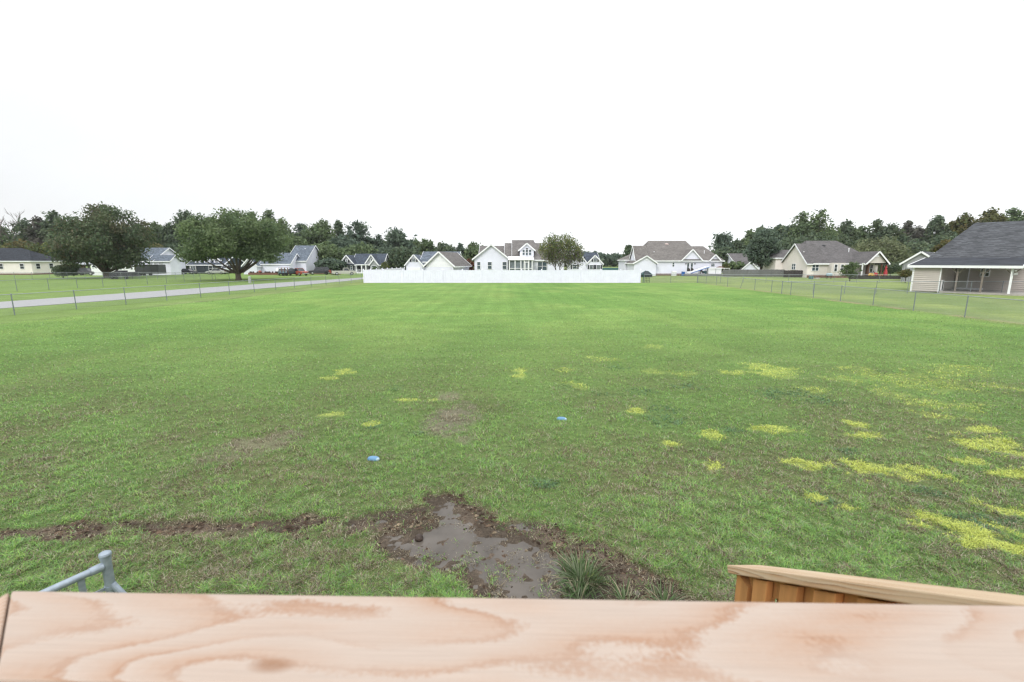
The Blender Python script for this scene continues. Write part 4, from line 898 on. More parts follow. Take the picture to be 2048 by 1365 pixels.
# H11 beige house
Y = D(556.5); h12, lx = house('beige house with taupe roof and covered porch with brown posts', 1690, Y)
block(h12, lx(1629), lx(1668), 2.0, 2.0+.095*Y, Z(525.8,Y), Z(490.5,Y)+.35, 'x', (0,0), .4, 'cream_siding', 'roof_taupe', rake=(1,0))
block(h12, lx(1643), lx(1773), 1.98, 16, Z(525.9,Y), Z(485.2,Y)+.55, 'x', (2.2,3.6), .42, 'beige_siding', 'roof_taupe')
block(h12, lx(1629)-1.5, lx(1660), 10.2, 16, Z(515,Y), Z(500.5,Y)+.2, 'x', (2.5,0), .3, 'cream_siding', 'roof_taupe')
block(h12, -1.4, 8, lx(1722), lx(1759), Z(524.5,Y), Z(504.8,Y), 'y', (0,0), .45, 'beige_siding', 'roof_taupe', z0=Z(526.5,Y), wname='gable_wall')
m = MB(); m.box(lx(1670.5),lx(1698),.9,2.2,0,Z(526.3,Y)); m.build('bay_wall', M['beige_siding'], h12)
plinth(h12, lx(1630), lx(1773), 2.0, 14, .45); m = MB(); m.box(lx(1668),lx(1700),.85,2.0,-.2,.42); m.build('foundation', M['brick'], h12)
window(h12, lx(1645), 1.98, Z(535.5,Y), 1.2, 1.25, cols=2); window(h12, lx(1678.5), .88, Z(536.5,Y), .5, 1.25, glass='glass_dark'); window(h12, lx(1691.5), .88, Z(536.5,Y), .5, 1.25, glass='glass_dark')
window(h12, lx(1752.5), 1.98, Z(536.5,Y), .55, 1.2, glass='glass_dark'); window(h12, lx(1759.5), 1.98, Z(537.5,Y), .5, 1.35, glass='glass_dark')
window(h12, lx(1629)-.02, 6.2, Z(534.5,Y), 1.1, 1.1, cols=2, rz=-math.pi/2)
m = MB(); [m.box(lx(u_)-.11,lx(u_)+.11,y_,y_+.2,0,Z(527,Y)) for u_,y_ in ((1731,-.9),(1742.5,.9),(1755,-1.1))]; m.build('porch_post', M['brown_wood'], h12)
m = MB(); m.box(lx(1715),lx(1716.4),-1.3,-1.1,0,Z(528,Y)); m.box(lx(1715),lx(1717),-1.5,-1.1,Z(528,Y),Z(526.5,Y)); m.build('downspout', M['white'], h12)
m = MB(); [m.box(lx(1715)+.14*k*0,lx(1776),-2.2,1.6,.25,.42) for k in (0,)]; m.box(lx(1715),lx(1776),-2.25,-2.2,0,.42); m.beam((lx(1732),-1.9,1.35),(lx(1738),-2.2,.5),.06,.12); m.build('deck', M['dark_wood'], h12)
roofvent(h12, lx(1633), 4.2, Z(507.5,Y), .25); roofvent(h12, lx(1729), 4.5, Z(500.5,Y), .25)
m = MB(); m.lathe((0,0,0), [(.4,-.3),(.42,.05),(.25,.18),(.05,.22)], 12); o = m.build('roof_turbine', M['black'], h12); o.location=(lx(1695.5),7.4,Z(489.5,Y))
m = MB(); m.prism([(lx(1736.5),Z(514.5,Y)),(lx(1744.5),Z(514.5,Y)),(lx(1740.5),Z(509,Y))], -1.46, -1.41); m.build('gable_vent', M['white'], h12)

# H12 grey wood house
Y = 70.; h13, lx = house('weathered grey board house with shingle roof left of the big tan house', 1840, Y, rz=math.radians(-50))
block(h13, 0, 9, lx(1803)*.72, lx(1880)*.72, Z(526.5,Y), Z(505,Y), 'y', (0,0), .35, 'grey_siding', 'roof_grey', trim='white', asym=0)
m = MB(); [m.box(lx(1805)*.72+k*.26,lx(1805)*.72+k*.26+.04,-.03,0,0,2.6) for k in range(18)]; m.build('batten', M['grey_wood'], h13)

# H13 big tan house on the right; local y runs towards the far end
Y0 = D(583.5); e0 = Vector((X(1824,Y0,560), Y0)); nr_ = Vector(G(2022,591.5)); 
ax_ = (nr_-e0); rz = math.atan2(ax_.y, ax_.x)+math.pi/2      # local -y points along the eave wall toward the camera
h14 = thing('house', 'big tan sided house with steep grey shingle roof and open side porch on the right', 'house', (e0.x, e0.y, 0), rz)
# local frame: x to the right (into the house), y away; side wall runs from y=0 (far) to y=-LN (near)
cr, sr = math.cos(rz), math.sin(rz)
def loc14(px, py): dx, dy = px-e0.x, py-e0.y; return (dx*cr+dy*sr, -dx*sr+dy*cr)
LN = ax_.length
PD = 3.3     # porch depth
ZE, ZK, ZR = 2.62, 3.55, 8.2
XR = PD+5.0
OH = .4
def pr14(x, y, z):
    px = e0.x+x*cr-y*sr; py = e0.y+x*sr+y*cr; Yc = py*CT+(EYE-z)*ST; return 1024+F*px/Yc, 682.5+F*((EYE-z)*CT-py*ST)/Yc
PD = min((abs(pr14(k*.05, OH-.2, ZK)[0]-1873), k*.05) for k in range(20,140))[1]
XR = PD+5.2
HB = min((abs(pr14(XR, -k*.05, ZR)[0]-1953), k*.05) for k in range(0,200))[1]
ZR = min((abs(pr14(XR, -HB, k*.05)[1]-449), k*.05) for k in range(100,240))[1]
ZK = min((abs(pr14(PD, OH-.2, k*.02)[1]-518.6), k*.02) for k in range(130,260))[1]
print('h14', PD, XR, HB, ZR, ZK)
def rp(x, y, z): return (x,y,z)
def slab(mb, P, t=.14): n=len(P); mb.add([(p[0],p[1],p[2]+t) for p in P]+[tuple(p) for p in P], [tuple(range(n)),tuple(range(2*n-1,n-1,-1))]+[(k,n+k,n+(k+1)%n,(k+1)%n) for k in range(n)])
YF, YN = OH, -LN-OH
m = MB(); slab(m, [(PD-.15,YF-.2,ZK),(PD-.15,-LN-6,ZK),(XR,-LN-6,ZR),(XR,-HB,ZR)]); slab(m, [(XR,-HB,ZR),(XR,-LN-6,ZR),(2*XR-PD,-LN-6,ZK),(2*XR-PD,YF-.2,ZK)]); slab(m, [(PD-.15,YF-.2,ZK),(XR,-HB,ZR),(2*XR-PD,YF-.2,ZK)]); m.build('roof', M['roof_grey'], h14)
m = MB(); slab(m, [(-OH,YF,ZE-.08),(-OH,YN,ZE-.08),(PD-.15,YN,ZK),(PD-.15,YF,ZK)], .13); m.build('porch_roof', M['roof_greydark'], h14)
m = MB(); m.beam((-OH-.03,YF+.03,ZE-.04),(-OH-.03,YN-.03,ZE-.04),.05,.24); m.beam((-OH,YF+.03,ZE-.02),(PD-.1,YF+.03,ZK+.05),.05,.26); m.beam((-OH,YN-.03,ZE-.02),(PD-.1,YN-.03,ZK+.05),.05,.26); m.build('fascia', M['white'], h14)
sw = LN*.30
def lapwall(mb, x0, y0, x1, y1, z0, z1, lap=.19):
    n = int((z1-z0)/lap); d = Vector((x1-x0,y1-y0,0)).normalized(); nrm = Vector((d.y,-d.x,0))
    for k in range(n+1):
        za = z0+k*lap; zb = min(z1, za+lap)
        if zb-za < .02: continue
        a = Vector((x0,y0,za+.04))+nrm*.055; b = Vector((x1,y1,za+.04))+nrm*.055; c_ = Vector((x1,y1,zb)); e = Vector((x0,y0,zb)); a2 = Vector((x0,y0,za+.04)); b2 = Vector((x1,y1,za+.04))
        mb.add([a,b,c_,e,a2,b2], [(0,1,2,3),(4,5,1,0)])
m = MB(); lapwall(m, 0, 0, 0, -sw, .1, ZE-.1); lapwall(m, PD, 0-.02, 0.02, 0-.0, .1, ZE-.1)
m.box(.01,PD+.2,-sw+.0,-.01,.05,ZE-.12); m.build('storage_wall', M['lap_tan'], h14)
m = MB(); lapwall(m, .0, -sw-.015, PD, -sw-.015, .3, ZE-.05); m.build('porch_end_wall', M['lap_tan'], h14)
m = MB(); lapwall(m, PD, -sw, PD, -LN-6, .3, ZK-.2); m.box(PD+.01,2*XR-PD-.3,-LN-6,-.02,0,ZK-.3); m.build('wall', M['lap_tan'], h14)
m = MB(); m.box(-.045,.06,-.10,.045,0,ZE-.12); m.box(-.045,.06,-sw-.03,-sw+.06,0,ZE-.12); m.build('corner_trim', M['white'], h14)
m = MB(); m.box(-.2,PD,-LN-6,-sw-.02,-.1,.14); m.build('porch_slab', M['concrete'], h14)
m = MB(); m.box(PD-.9,PD-.01,-sw-2.4,-sw-.4,.14,.3); m.build('door_step', M['white'], h14)
def yof(u, x_l):     # local y on the plane x = x_l seen at column u
    best = None
    for k in range(400):
        yl = -k*(LN+2)/400; px = e0.x + x_l*cr - yl*sr; py = e0.y + x_l*sr + yl*cr
        uu = 1024 + F*px/(py*CT+ (EYE-1)*ST)
        if best is None or abs(uu-u) < best[0]: best = (abs(uu-u), yl)
    return best[1]
for u_ in (1912,1963,2021):
    yl = yof(u_, .05); m = MB(); m.box(0,.13,yl-.065,yl+.065,.1,ZE-.1)
    m.beam((.065,yl,ZE-.75),(.065,yl+.5,ZE-.15),.08,.08); m.beam((.065,yl,ZE-.75),(.065,yl-.5,ZE-.15),.08,.08)
    m.build('porch_post', M['post_wood'], h14)
m = MB(); yl = yof(2021,.05); m.box(-.03,.0,yl-.07,yl+.07,.1,ZE-.12); m.tube([(-.12,yl+.06,.1),(-.12,yl+.06,ZE-.2),(-.35,yl+.06,ZE-.05)], .04, 8); m.build('downspout', M['white'], h14)
m = MB(); m.lathe((-.25,yl-.2,ZE-.45),[(.02,0),(.09,.05),(.1,.14),(.02,.16)],10); m.lathe((-.2,yl+.35,ZE-.3),[(.02,0),(.09,.04),(.1,.12)],10); m.box(-.16,-.04,yl-.35,yl-.1,ZE-.75,ZE-.55); m.build('flood_light', M['silver'], h14)
# door and window in the porch
y0_, y1_ = yof(1914,PD), yof(1934,PD)
m = MB(); m.box(PD-.07,PD-.01,y1_,y0_,.3,2.35); dr = m.build('door', mat('pale_door',(.42,.41,.36),.6,var=.05), h14)
m = MB(); m.box(PD-.1,PD-.02,y1_-.1,y1_,.3,2.45); m.box(PD-.1,PD-.02,y0_,y0_+.1,.3,2.45); m.box(PD-.1,PD-.02,y1_-.1,y0_+.1,2.35,2.45); m.build('door_frame', M['white'], h14)
y0_, y1_ = yof(1959,PD), yof(1975,PD); yw = (y0_+y1_)/2
o = window(h14, PD-.01, yw, 1.95, abs(y0_-y1_), .75, cols=2, glass='glass_dark', rz=-math.pi/2)
m = MB(); m.box(.6,1.3,-sw-.12,-sw-.03,.25,1.15); o = m.build('porch_grille', M['black'], h14)
m = MB(); m.box(.5,.6,-sw-.14,-sw-.03,.2,1.25); m.box(1.3,1.4,-sw-.14,-sw-.03,.2,1.25); m.box(.6,1.3,-sw-.14,-sw-.03,.15,.25); m.build('grille_frame', M['white'], o)

# ------------------------------------------------------------------ trees
PAL = {
 'g':  [(.125,.175,.085),(.10,.15,.075),(.15,.20,.09)],
 'd':  [(.105,.145,.088),(.085,.125,.078),(.13,.165,.088)],
 'b':  [(.11,.155,.115),(.092,.135,.10),(.13,.175,.118)],
 'y':  [(.16,.17,.05),(.11,.14,.05),(.08,.11,.045)],
 'r':  [(.10,.13,.07),(.14,.12,.075),(.085,.125,.068),(.09,.13,.072),(.12,.14,.075),(.095,.135,.072)],
 'gb': [(.13,.12,.10),(.10,.10,.085),(.08,.09,.06)],
 'w':  [(.20,.22,.12),(.16,.19,.10),(.13,.15,.08)],
 'o':  [(.13,.13,.045),(.16,.13,.05),(.09,.11,.045)],
 'm':  [(.13,.16,.07),(.19,.19,.08),(.16,.115,.10),(.12,.09,.08),(.10,.12,.06)],
 'red':[(.20,.07,.045),(.15,.06,.04),(.10,.08,.04)],
 'crape':[(.10,.12,.06),(.17,.10,.08),(.13,.09,.07)],
}
def leaf_mesh(name, cen, nrm_bias, size, cols, R, parent=None, mat_=None, droop=.25):
    n = len(cen)
    nv = R.normal(size=(n,3)) + nrm_bias*.9; nv[:,2] += droop; nv /= np.linalg.norm(nv,axis=1)[:,None]
    h = R.normal(size=(n,3)); t = np.cross(nv, h); t /= np.linalg.norm(t,axis=1)[:,None]; b = np.cross(nv, t)
    sz = (size*(.55+.9*R.rand(n)))[:,None]; el = (1.0+.7*R.rand(n))[:,None]
    fold = nv*sz*.18
    V = np.stack([cen - t*sz*el*.5, cen - b*sz*.42 + fold, cen + t*sz*el*.5, cen + b*sz*.42 + fold], 1).reshape(-1,3)
    i = np.arange(n)*4; q = np.concatenate([np.stack([i,i+1,i+2],-1), np.stack([i,i+2,i+3],-1)])
    return big_mesh(name, mat_ or M['leaf'], V, [q], np.repeat(cols, 4, 0), parent)
def grow_tree(name, label, cat, u, v_top, hw, Y, v_bot, pal, nleaf, size, seed, group=None, nl=None, lobe=.30, depth=None, u_tr=None, tr=.22, fork=.3, shape=1.0, airy=0., fill=.34, arch=0., v_fork=None, bark='bark', base=0, top_u=None, limbs=True, stems=1, vbase=None):
    R = np.random.RandomState(seed); rd_ = random.Random(seed)
    x0 = X(u, Y, 520); ut = u_tr if u_tr else u; xt = X(ut, Y, 540)
    root = thing(name, label, cat, (xt, Y, base), 0, group)
    zt = Z(v_top, Y); zb = max(Z(v_bot, Y), .15); rw = hw*Y/F; cx = x0-xt; hgt = zt-zb; cz = (zt+zb)/2
    dp = depth or rw
    nl = nl or int(16+nleaf/260)
    lobes = []
    for k in range(nl):
        for _ in range(30):
            p = R.uniform(-1,1,3); 
            r = (abs(p[0])**2.2+abs(p[1])**2.2+abs(p[2])**2.2)
            if .15 < r < 1: break
        sc_ = 1-lobe*.62
        tz = p[2]
        # narrower towards the top for shape>1
        nar = 1 - (shape-1)*max(0,(tz+1)/2)
        lr = rw*lobe*(.65+.6*R.rand()); lr = min(lr, hgt*.32)
        lobes.append((cx + p[0]*rw*sc_*nar, p[1]*dp*sc_*nar, cz + p[2]*(hgt/2)*sc_, lr))
    # one lobe at the very top and a few at the sides keep the measured outline
    tu = (top_u if top_u is not None else R.uniform(-.15,.15))*rw; lobes.append((cx + tu, 0, zt-rw*lobe*.6, rw*lobe*.75)); lobes.append((cx + tu*.8+R.uniform(-.2,.2)*rw, 0, zt-rw*lobe*1.3, rw*lobe*1.0)); lobes.append((cx + tu*.5, 0, zt-rw*lobe*2.2, rw*lobe*1.15))
    lobes.append((cx-rw*(1-lobe*.6), 0, cz-hgt*.08, rw*lobe*.75)); lobes.append((cx+rw*(1-lobe*.6), 0, cz-hgt*.02, rw*lobe*.75))
    wts = np.array([l[3]**2 for l in lobes]); cnt = (nleaf*wts/wts.sum()).astype(int)
    cen = []; nb = []; cl = []; P = np.array(PAL[pal])
    for (lx_,ly_,lz_,lr), c in zip(lobes, cnt):
        dirs = R.normal(size=(c,3)); dirs /= np.linalg.norm(dirs,axis=1)[:,None]
        rad = lr*(1-(R.rand(c)**2)*(.7 if not airy else 1.0))*(1+.19*R.normal(size=c)*(1 if not airy else 1.6)*.8)
        el = np.array([1,1,.78]); q = np.array([lx_,ly_,lz_]) + dirs*rad[:,None]*el
        base_c = P[R.randint(len(P))]*.55 + P[R.randint(0,len(P),c)]*.45
        cen.append(q); nb.append(dirs); cl.append(base_c*(.8+.45*R.rand(c))[:,None]*(.85+.3*R.rand()))
    nf = int(nleaf*(fill if not airy else .22)); q = R.normal(size=(nf,3)); q /= np.linalg.norm(q,axis=1)[:,None]; q *= (R.rand(nf)**.4)[:,None]*.95
    qz = (q[:,2]+1)/2; q = np.array([cx,0,cz]) + q*np.array([rw,dp,hgt/2])*np.stack([1-(shape-1)*qz, 1-(shape-1)*qz, np.ones(nf)],-1)*.93
    cen.append(q); nb.append(R.normal(size=(nf,3))*.3); cl.append(P[R.randint(0,len(P),nf)]*(.75+.45*R.rand(nf))[:,None])
    cen = np.concatenate(cen); nb = np.concatenate(nb); cl = np.concatenate(cl)
    if airy:
        n_ = fbm(cen[:,0]*1.3+seed, cen[:,2]*1.3+cen[:,1]*.7, 2.2*size/.4, 2, seed%50); k_ = n_ > np.quantile(n_, airy*.4); cen, nb, cl = cen[k_], nb[k_], cl[k_]
    if arch:
        k_ = cen[:,2] > zb + arch*hgt*(1-(cen[:,0]/rw)**2) + .35*(R.rand(len(cen))-.5)
        cen, nb, cl = cen[k_], nb[k_], cl[k_]
    k_ = cen[:,2] > .1; cen, nb, cl = cen[k_], nb[k_], cl[k_]
    leaf_mesh('crown', cen, nb, size, cl, R, root)
    m = MB(); zf = max(zb + hgt*.10, (zb+.25*hgt)*fork*2) if stems == 1 else .25
    zf = min(zf, zb+hgt*.5)
    if v_fork: zf = Z(v_fork, Y)
    if stems == 1:
        m.tube([(0,0,-.15),(tr*.1,0,zf*.25),(cx*.05,0,zf*.6),(cx*.08,0,zf)], [tr*1.35,tr*1.02,tr*.9,tr*.85], 10)
        tips = sorted(lobes, key=lambda l:-l[3])[:14] if limbs else lobes[-3:]
        for (lx_,ly_,lz_,lr) in tips:
            s = Vector((cx*.08,0,zf*rd_.uniform(.8,1.0))); e = Vector((lx_,ly_,lz_)); mid = s.lerp(e,.45)+Vector((0,0,-.05*hgt)) + Vector((rd_.uniform(-.3,.3),rd_.uniform(-.3,.3),0))*rw*.1
            m.tube([s, s.lerp(mid,.5)+Vector((0,0,-.02*hgt)), mid, e], [tr*.55,tr*.42,tr*.30,tr*.07], 6)
    else:
        for k in range(stems):
            l = lobes[k % len(lobes)]; s = Vector((rd_.uniform(-.12,.12)*rw,rd_.uniform(-.12,.12)*rw,-.1)); e = Vector(l[:3]); mid = s.lerp(e,.5)+Vector((rd_.uniform(-.1,.1)*rw,rd_.uniform(-.1,.1)*rw,.12*hgt))
            m.tube([s, s.lerp(mid,.55), mid, e], [tr,tr*.8,tr*.55,tr*.15], 6)
            for j in range(3):
                e2 = Vector(lobes[rd_.randrange(len(lobes))][:3]); 
                if (e2-mid).length < rw*1.1: m.tube([mid, mid.lerp(e2,.5)+Vector((0,0,.1*rw)), e2], [tr*.4,tr*.25,tr*.08], 5)
    m.build('trunk', M[bark], root, smooth=True)
    return root

YT1 = D(556.5)
grow_tree('shade_tree','large rounded dark reddish green tree on the left lawn','tree', 206, 409, 90, YT1, 549, 'r', 25000, .30, 1, u_tr=212, tr=.55, arch=.1, v_fork=543, nl=90, lobe=.20, fill=.14, depth=7.5)
YT2 = D(561)
grow_tree('shade_tree','large spreading green tree with a forked pale trunk, left of centre','tree', 473, 424, 103, YT2, 537, 'g', 24000, .28, 2, u_tr=475, tr=.43, arch=.2, v_fork=546, bark='bark_mid', nl=84, lobe=.19, fill=.14, depth=8, top_u=.1)
# multi-stemmed sparse tree behind the vinyl fence
def sparse_tree(u, v_top, hw, Y, seed):
    R = np.random.RandomState(seed); rd_ = random.Random(seed); x0 = X(u, Y)
    root = thing('sparse_tree', 'sparse multi-stemmed tree with greyish twigs behind the middle of the vinyl fence', 'tree', (x0,Y,0)); rw = hw*Y/F; zt = Z(v_top,Y)
    m = MB(); tips = []
    def br(p, d, ln, r, lvl):
        q = p + d*ln*.5 + Vector((rd_.uniform(-1,1),rd_.uniform(-1,1),rd_.uniform(-.5,1)))*ln*.07; e = q + (d+Vector((0,0,.12))).normalized()*ln*.5
        m.tube([p,q,e],[r,r*.8,r*.6],5 if lvl<3 else 3, cap=False)
        if lvl >= 5: tips.append(e); return
        if lvl >= 3: tips.append(q)
        for k in range(2 if lvl<1 else 3):
            nd_ = (d + Vector((rd_.uniform(-1,1),rd_.uniform(-1,1),rd_.uniform(-.45,.6)))*.62).normalized()
            br(e if k else q.lerp(e,.6), nd_, ln*rd_.uniform(.62,.86), r*.6, lvl+1)
    for k in range(9):
        a = k*.7; t = rd_.uniform(.15,.95); d = Vector((math.cos(a)*t*.9, math.sin(a)*t*.9, 1)).normalized(); br(Vector((math.cos(a)*.2,math.sin(a)*.2,0)), d, zt*.33, .085, 0)
    m.build('trunk', mat('grey_bark',(.13,.115,.105),.9,var=.3,scale=10), root)
    T = np.array([tuple(t) for t in tips]); sc2 = np.array([rw/np.quantile(abs(T[:,0]),.985), 1, zt/np.quantile(T[:,2],.99)])
    for v_ in root.children[0].data.vertices: v_.co.x *= sc2[0]; v_.co.z *= sc2[2]
    T = T*sc2; n = 5200; c = T[R.randint(0,len(T),n)] + R.normal(size=(n,3))*.20
    n3 = 6500; q = R.normal(size=(n3,3)); q /= np.linalg.norm(q,axis=1)[:,None]; q *= (R.rand(n3)**.35)[:,None]; kk = fbm(q[:,0]*4, q[:,2]*4+q[:,1]*2, 1, 2, 5) > .36; q = q[kk]*np.array([rw*.98, rw*.9, zt*.36]) + np.array([0,0,zt*.66]); c = np.concatenate([c, q]); n = len(c)
    hi = sst(zt*.35, zt*.9, c[:,2] + .9*R.normal(size=n)); gr = R.rand(n) < .25+.6*hi
    P1 = np.array([(.15,.19,.07),(.2,.21,.08),(.1,.14,.06)])[R.randint(0,3,n)]; P2 = np.array([(.17,.13,.12),(.12,.10,.09),(.2,.17,.15)])[R.randint(0,3,n)]
    leaf_mesh('crown', c, R.normal(size=(n,3))*.3, np.where(gr,.17,.12), np.where(gr[:,None],P1,P2)*(.8+.4*R.rand(n))[:,None], R, root)
sparse_tree(1120, 471, 44, YV+7, 5)
# bare tree far left
def bare_tree(u, v_top, Y, seed, label):
    rd_ = random.Random(seed); root = thing('bare_tree', label, 'tree', (X(u,Y),Y,0)); zt = Z(v_top,Y); m = MB()
    def br(p, d, ln, r, lvl):
        e = p + d*ln; m.tube([p, p.lerp(e,.5)+Vector((rd_.uniform(-1,1),rd_.uniform(-1,1),0))*ln*.06, e],[r,r*.8,r*.6],5,cap=False)
        if lvl >= 5: return
        for k in range(3): br(p.lerp(e, rd_.uniform(.55,1)), (d+Vector((rd_.uniform(-1,1),rd_.uniform(-1,1),rd_.uniform(-.2,.6)))*.55).normalized(), ln*rd_.uniform(.5,.75), r*.58, lvl+1)
    br(Vector((0,0,0)), Vector((0,0,1)), zt*.52, .42, 0); m.build('trunk', mat('bare_bark',(.13,.11,.10),.9), root)
    T = root.children[0].data; mz = max(v_.co.z for v_ in T.vertices)
    for v_ in T.vertices: v_.co.z *= zt/mz
bare_tree(28, 413, 150, 3, 'bare leafless tree rising above the wood at the far left')

BG = [ # u, v_top, half width, distance, palette, airy, label
 (-45,452,44,150,'d',0,'dark tree cut by the left edge of the picture'),
 (4,447,34,152,'g',0,'mid green tree behind the dark hipped roof at the far left'),
 (48,478,34,138,'o',0,'low olive and orange tinted tree beside the cream house'),
 (62,437,26,150,'d',.2,'dark ragged tree directly right of the bare tree'),
 (92,433,26,146,'gb',.2,'greyish brown tree between the bare tree and the big dark tree'),
 (92,487,32,130,'y',0,'low yellowish green tree right of the dark hipped roof'),
 (122,419,26,148,'d',.2,'tall dark tree touching the left side of the big rounded tree'),
 (135,470,34,140,'d',0,'dark green tree half hidden by the left side of the big rounded tree'),
 (262,452,30,150,'g',0,'green tree peeping out right of the big rounded tree'),
 (290,444,28,142,'y',0,'yellow green tree between the two large lawn trees'),
 (300,480,34,132,'o',0,'low olive tree above the white house with blue grey roof'),
 (318,444,24,152,'g',.15,'narrow green tree right of the yellow green one'),
 (345,443,24,146,'d',0,'dark tree left of the spreading tree, above the white gable'),
 (350,486,38,135,'d',0,'dark low tree directly above the white gable of the blue grey roof house'),
 (384,419,34,150,'d',.1,'tallest dark tree behind the left part of the spreading tree'),
 (430,430,30,155,'d',0,'dark tree behind the middle of the spreading tree'),
 (479,416,24,155,'g',.2,'green treetop poking above the middle of the spreading tree'),
 (512,424,20,150,'g',.2,'slim green treetop above the right part of the spreading tree'),
 (542,419,26,152,'g',.3,'loose green treetop above the right end of the spreading tree'),
 (574,436,28,148,'g',.1,'green tree just right of the spreading tree'),
 (592,470,30,135,'g',0,'lower green tree behind the roof of the tall plain gable house'),
 (612,447,24,152,'b',.1,'bluish green tree above the tall plain gable house'),
 (645,438,32,146,'g',0,'broad green tree above the apex of the tall plain gable'),
 (652,482,38,128,'g',0,'lower broad green tree directly right of the tall plain gable'),
 (679,440,18,155,'d',.3,'slim dark green treetop with a gap to its right'),
 (692,470,26,140,'b',0,'bluish tree left of the tall airy one'),
 (660,516,24,118,'b',0,'low bushy tree behind the dark parked car'),
 (722,440,27,148,'b',.35,'tall airy tree with gaps above the grey gabled house'),
 (720,486,32,134,'g',0,'green tree directly above the grey gabled house roof'),
 (758,469,22,150,'b',.2,'small bluish tree between the two airy ones'),
 (768,494,30,136,'b',0,'dark bluish tree right above the end of the grey house roof'),
 (800,456,30,142,'b',.35,'conical airy tree above the left end of the vinyl fence'),
 (800,495,36,130,'d',0,'dense dark tree in front of the conical airy one'),
 (833,480,18,155,'g',.2,'small green tree right of the conical airy one'),
 (853,478,17,150,'g',.2,'pale green rounded treetop above the white cottage'),
 (889,484,25,160,'d',0,'dark rounded tree behind the garage roof'),
 (905,506,26,150,'d',0,'low dark tree between the garage and the large white house'),
 (922,487,12,165,'b',.2,'slim bluish treetop left of the large white house'),
 (946,484,20,160,'g',.1,'green tree touching the left gable of the large white house'),
 (1256,490,13,150,'d',.2,'dark tree at the left end of the long brown roof'),
 (1168,502,16,190,'b',0,'small dark treetop behind the slate roofed cottage'),
 (1188,503,10,195,'b',0,'smallest dark treetop behind the slate roofed cottage'),
 (1441,455,25,135,'b',.5,'airy dark tree just right of the long brown roof'),
 (1452,492,30,128,'d',.2,'lower dark tree behind the right end of the long brown roof'),
 (1474,478,22,140,'d',.3,'dark tree between the airy one and the dense one on the right'),
 (1497,460,20,140,'g',.4,'loose green tree left of the dense tree by the wooden fence'),
 (1475,525,22,120,'g',0,'low green tree beside the purple-grey roof'),
 (1580,448,26,150,'b',.1,'bluish dark tree left of the tallest right hand tree'),
 (1594,424,28,146,'g',.4,'open topped tall tree above the left gable of the beige house'),
 (1632,417,32,142,'g',.35,'tallest open topped tree above the beige house'),
 (1615,470,52,135,'d',0,'broad dark tree directly behind the left gable of the beige house'),
 (1660,462,30,146,'d',0,'dark tree above the middle of the beige house roof'),
 (1684,440,25,148,'d',.2,'dark pointed tree above the beige house roof'),
 (1722,452,26,155,'g',.1,'rounded green treetop above the porch gable'),
 (1750,439,22,150,'d',.3,'dark ragged treetop right of the rounded one'),
 (1778,447,28,148,'d',.15,'dark tree behind the pale feathery tree'),
 (1806,443,18,160,'gb',.3,'greyish thin treetop right above the pale feathery tree'),
 (1832,452,24,152,'gb',.1,'grey green tree left of the steep grey roof'),
 (1835,480,30,130,'d',0,'dark tree above the weathered board house'),
 (1862,431,22,146,'d',.35,'ragged dark tree left of the steep grey roof'),
 (1888,462,34,134,'d',0,'broad dark tree partly behind the steep grey roof'),
 (1888,448,22,150,'g',.3,'green ragged treetop touching the steep grey roof'),
 (1920,426,28,140,'o',.15,'olive tree above the left slope of the steep grey roof'),
 (1962,417,30,140,'o',.15,'highest olive tree above the steep grey roof'),
 (2004,415,28,142,'g',.2,'green treetop above the ridge of the steep grey roof'),
 (2042,420,28,138,'g',.1,'green treetop cut by the right edge of the picture'),
 (2085,416,30,140,'g',.1,'green tree beyond the right edge, behind the steep grey roof'),
]
for i, (u, vt, hw, Y, pal, airy, lab) in enumerate(BG):
    vb = 546 if vt < 500 else 540
    nlf = int(1100 + hw*78*(546-vt)/90)
    grow_tree('background_tree', lab, 'tree', u, vt, hw*1.22, Y, vb, pal, nlf, .5+.0011*Y*.6, 100+i, 'trees of the wood behind the houses', lobe=.40 if not airy else .34, airy=airy, tr=.28, limbs=airy>0, shape=1.08 if not airy else 1.2, nl=int(12+hw*.35))
# nearer trees and shrubs on the right and left
grow_tree('dense_tree','dense dark green tree standing in front of the grey wooden fence','tree',1524,456,37,D(552),541,'b',7500,.34,301,u_tr=1522,tr=.3,fork=.15,nl=44,lobe=.3,shape=1.3,airy=.1)
grow_tree('feathery_tree','pale feathery willow-like tree behind the right end of the beige house','tree',1762,476,52,118,545,'w',5200,.42,302,tr=.3,lobe=.34)
grow_tree('young_tree','small young green tree on the lawn before the beige house','tree',1704,524,21,D(563),556,'g',1500,.2,303,u_tr=1702,tr=.06,lobe=.34,shape=1.7,airy=.3,fork=.12)
grow_tree('crape_myrtle','small flat topped reddish tree with bare pale stems beside the beige gable','tree',1588,508,24,D(552),530,'crape',2000,.2,304,tr=.06,stems=7,bark='bark_pale',lobe=.3,nl=16,airy=.3)
grow_tree('olive_tree','olive orange bushy tree beside the lower slope of the steep grey roof','tree',1892,480,24,85,520,'o',2200,.3,305,tr=.15)
grow_tree('shrub','large dark evergreen shrub beside the red closed umbrella','shrub',1782,524,19,D(555)+2,549,'d',2200,.2,306,tr=.08)
grow_tree('shrub','yellowish green shrub at the left corner of the big tan house','shrub',1814,539,13,66,556,'o',900,.16,307,tr=.05)
grow_tree('shrub','dark reddish shrub at the left edge of the tan porch house, below the pale tree','shrub',1800,522,13,100,548,'r',900,.25,308,tr=.05)
grow_tree('shrub','rounded dark green shrub on the lawn left of the big rounded tree','shrub',124,531,22,D(557),554,'d',2200,.22,309,tr=.08)
grow_tree('shrub','reddish orange shrub between the garage and the large white house','shrub',937,517,13,98,545,'red',900,.25,310,tr=.06)
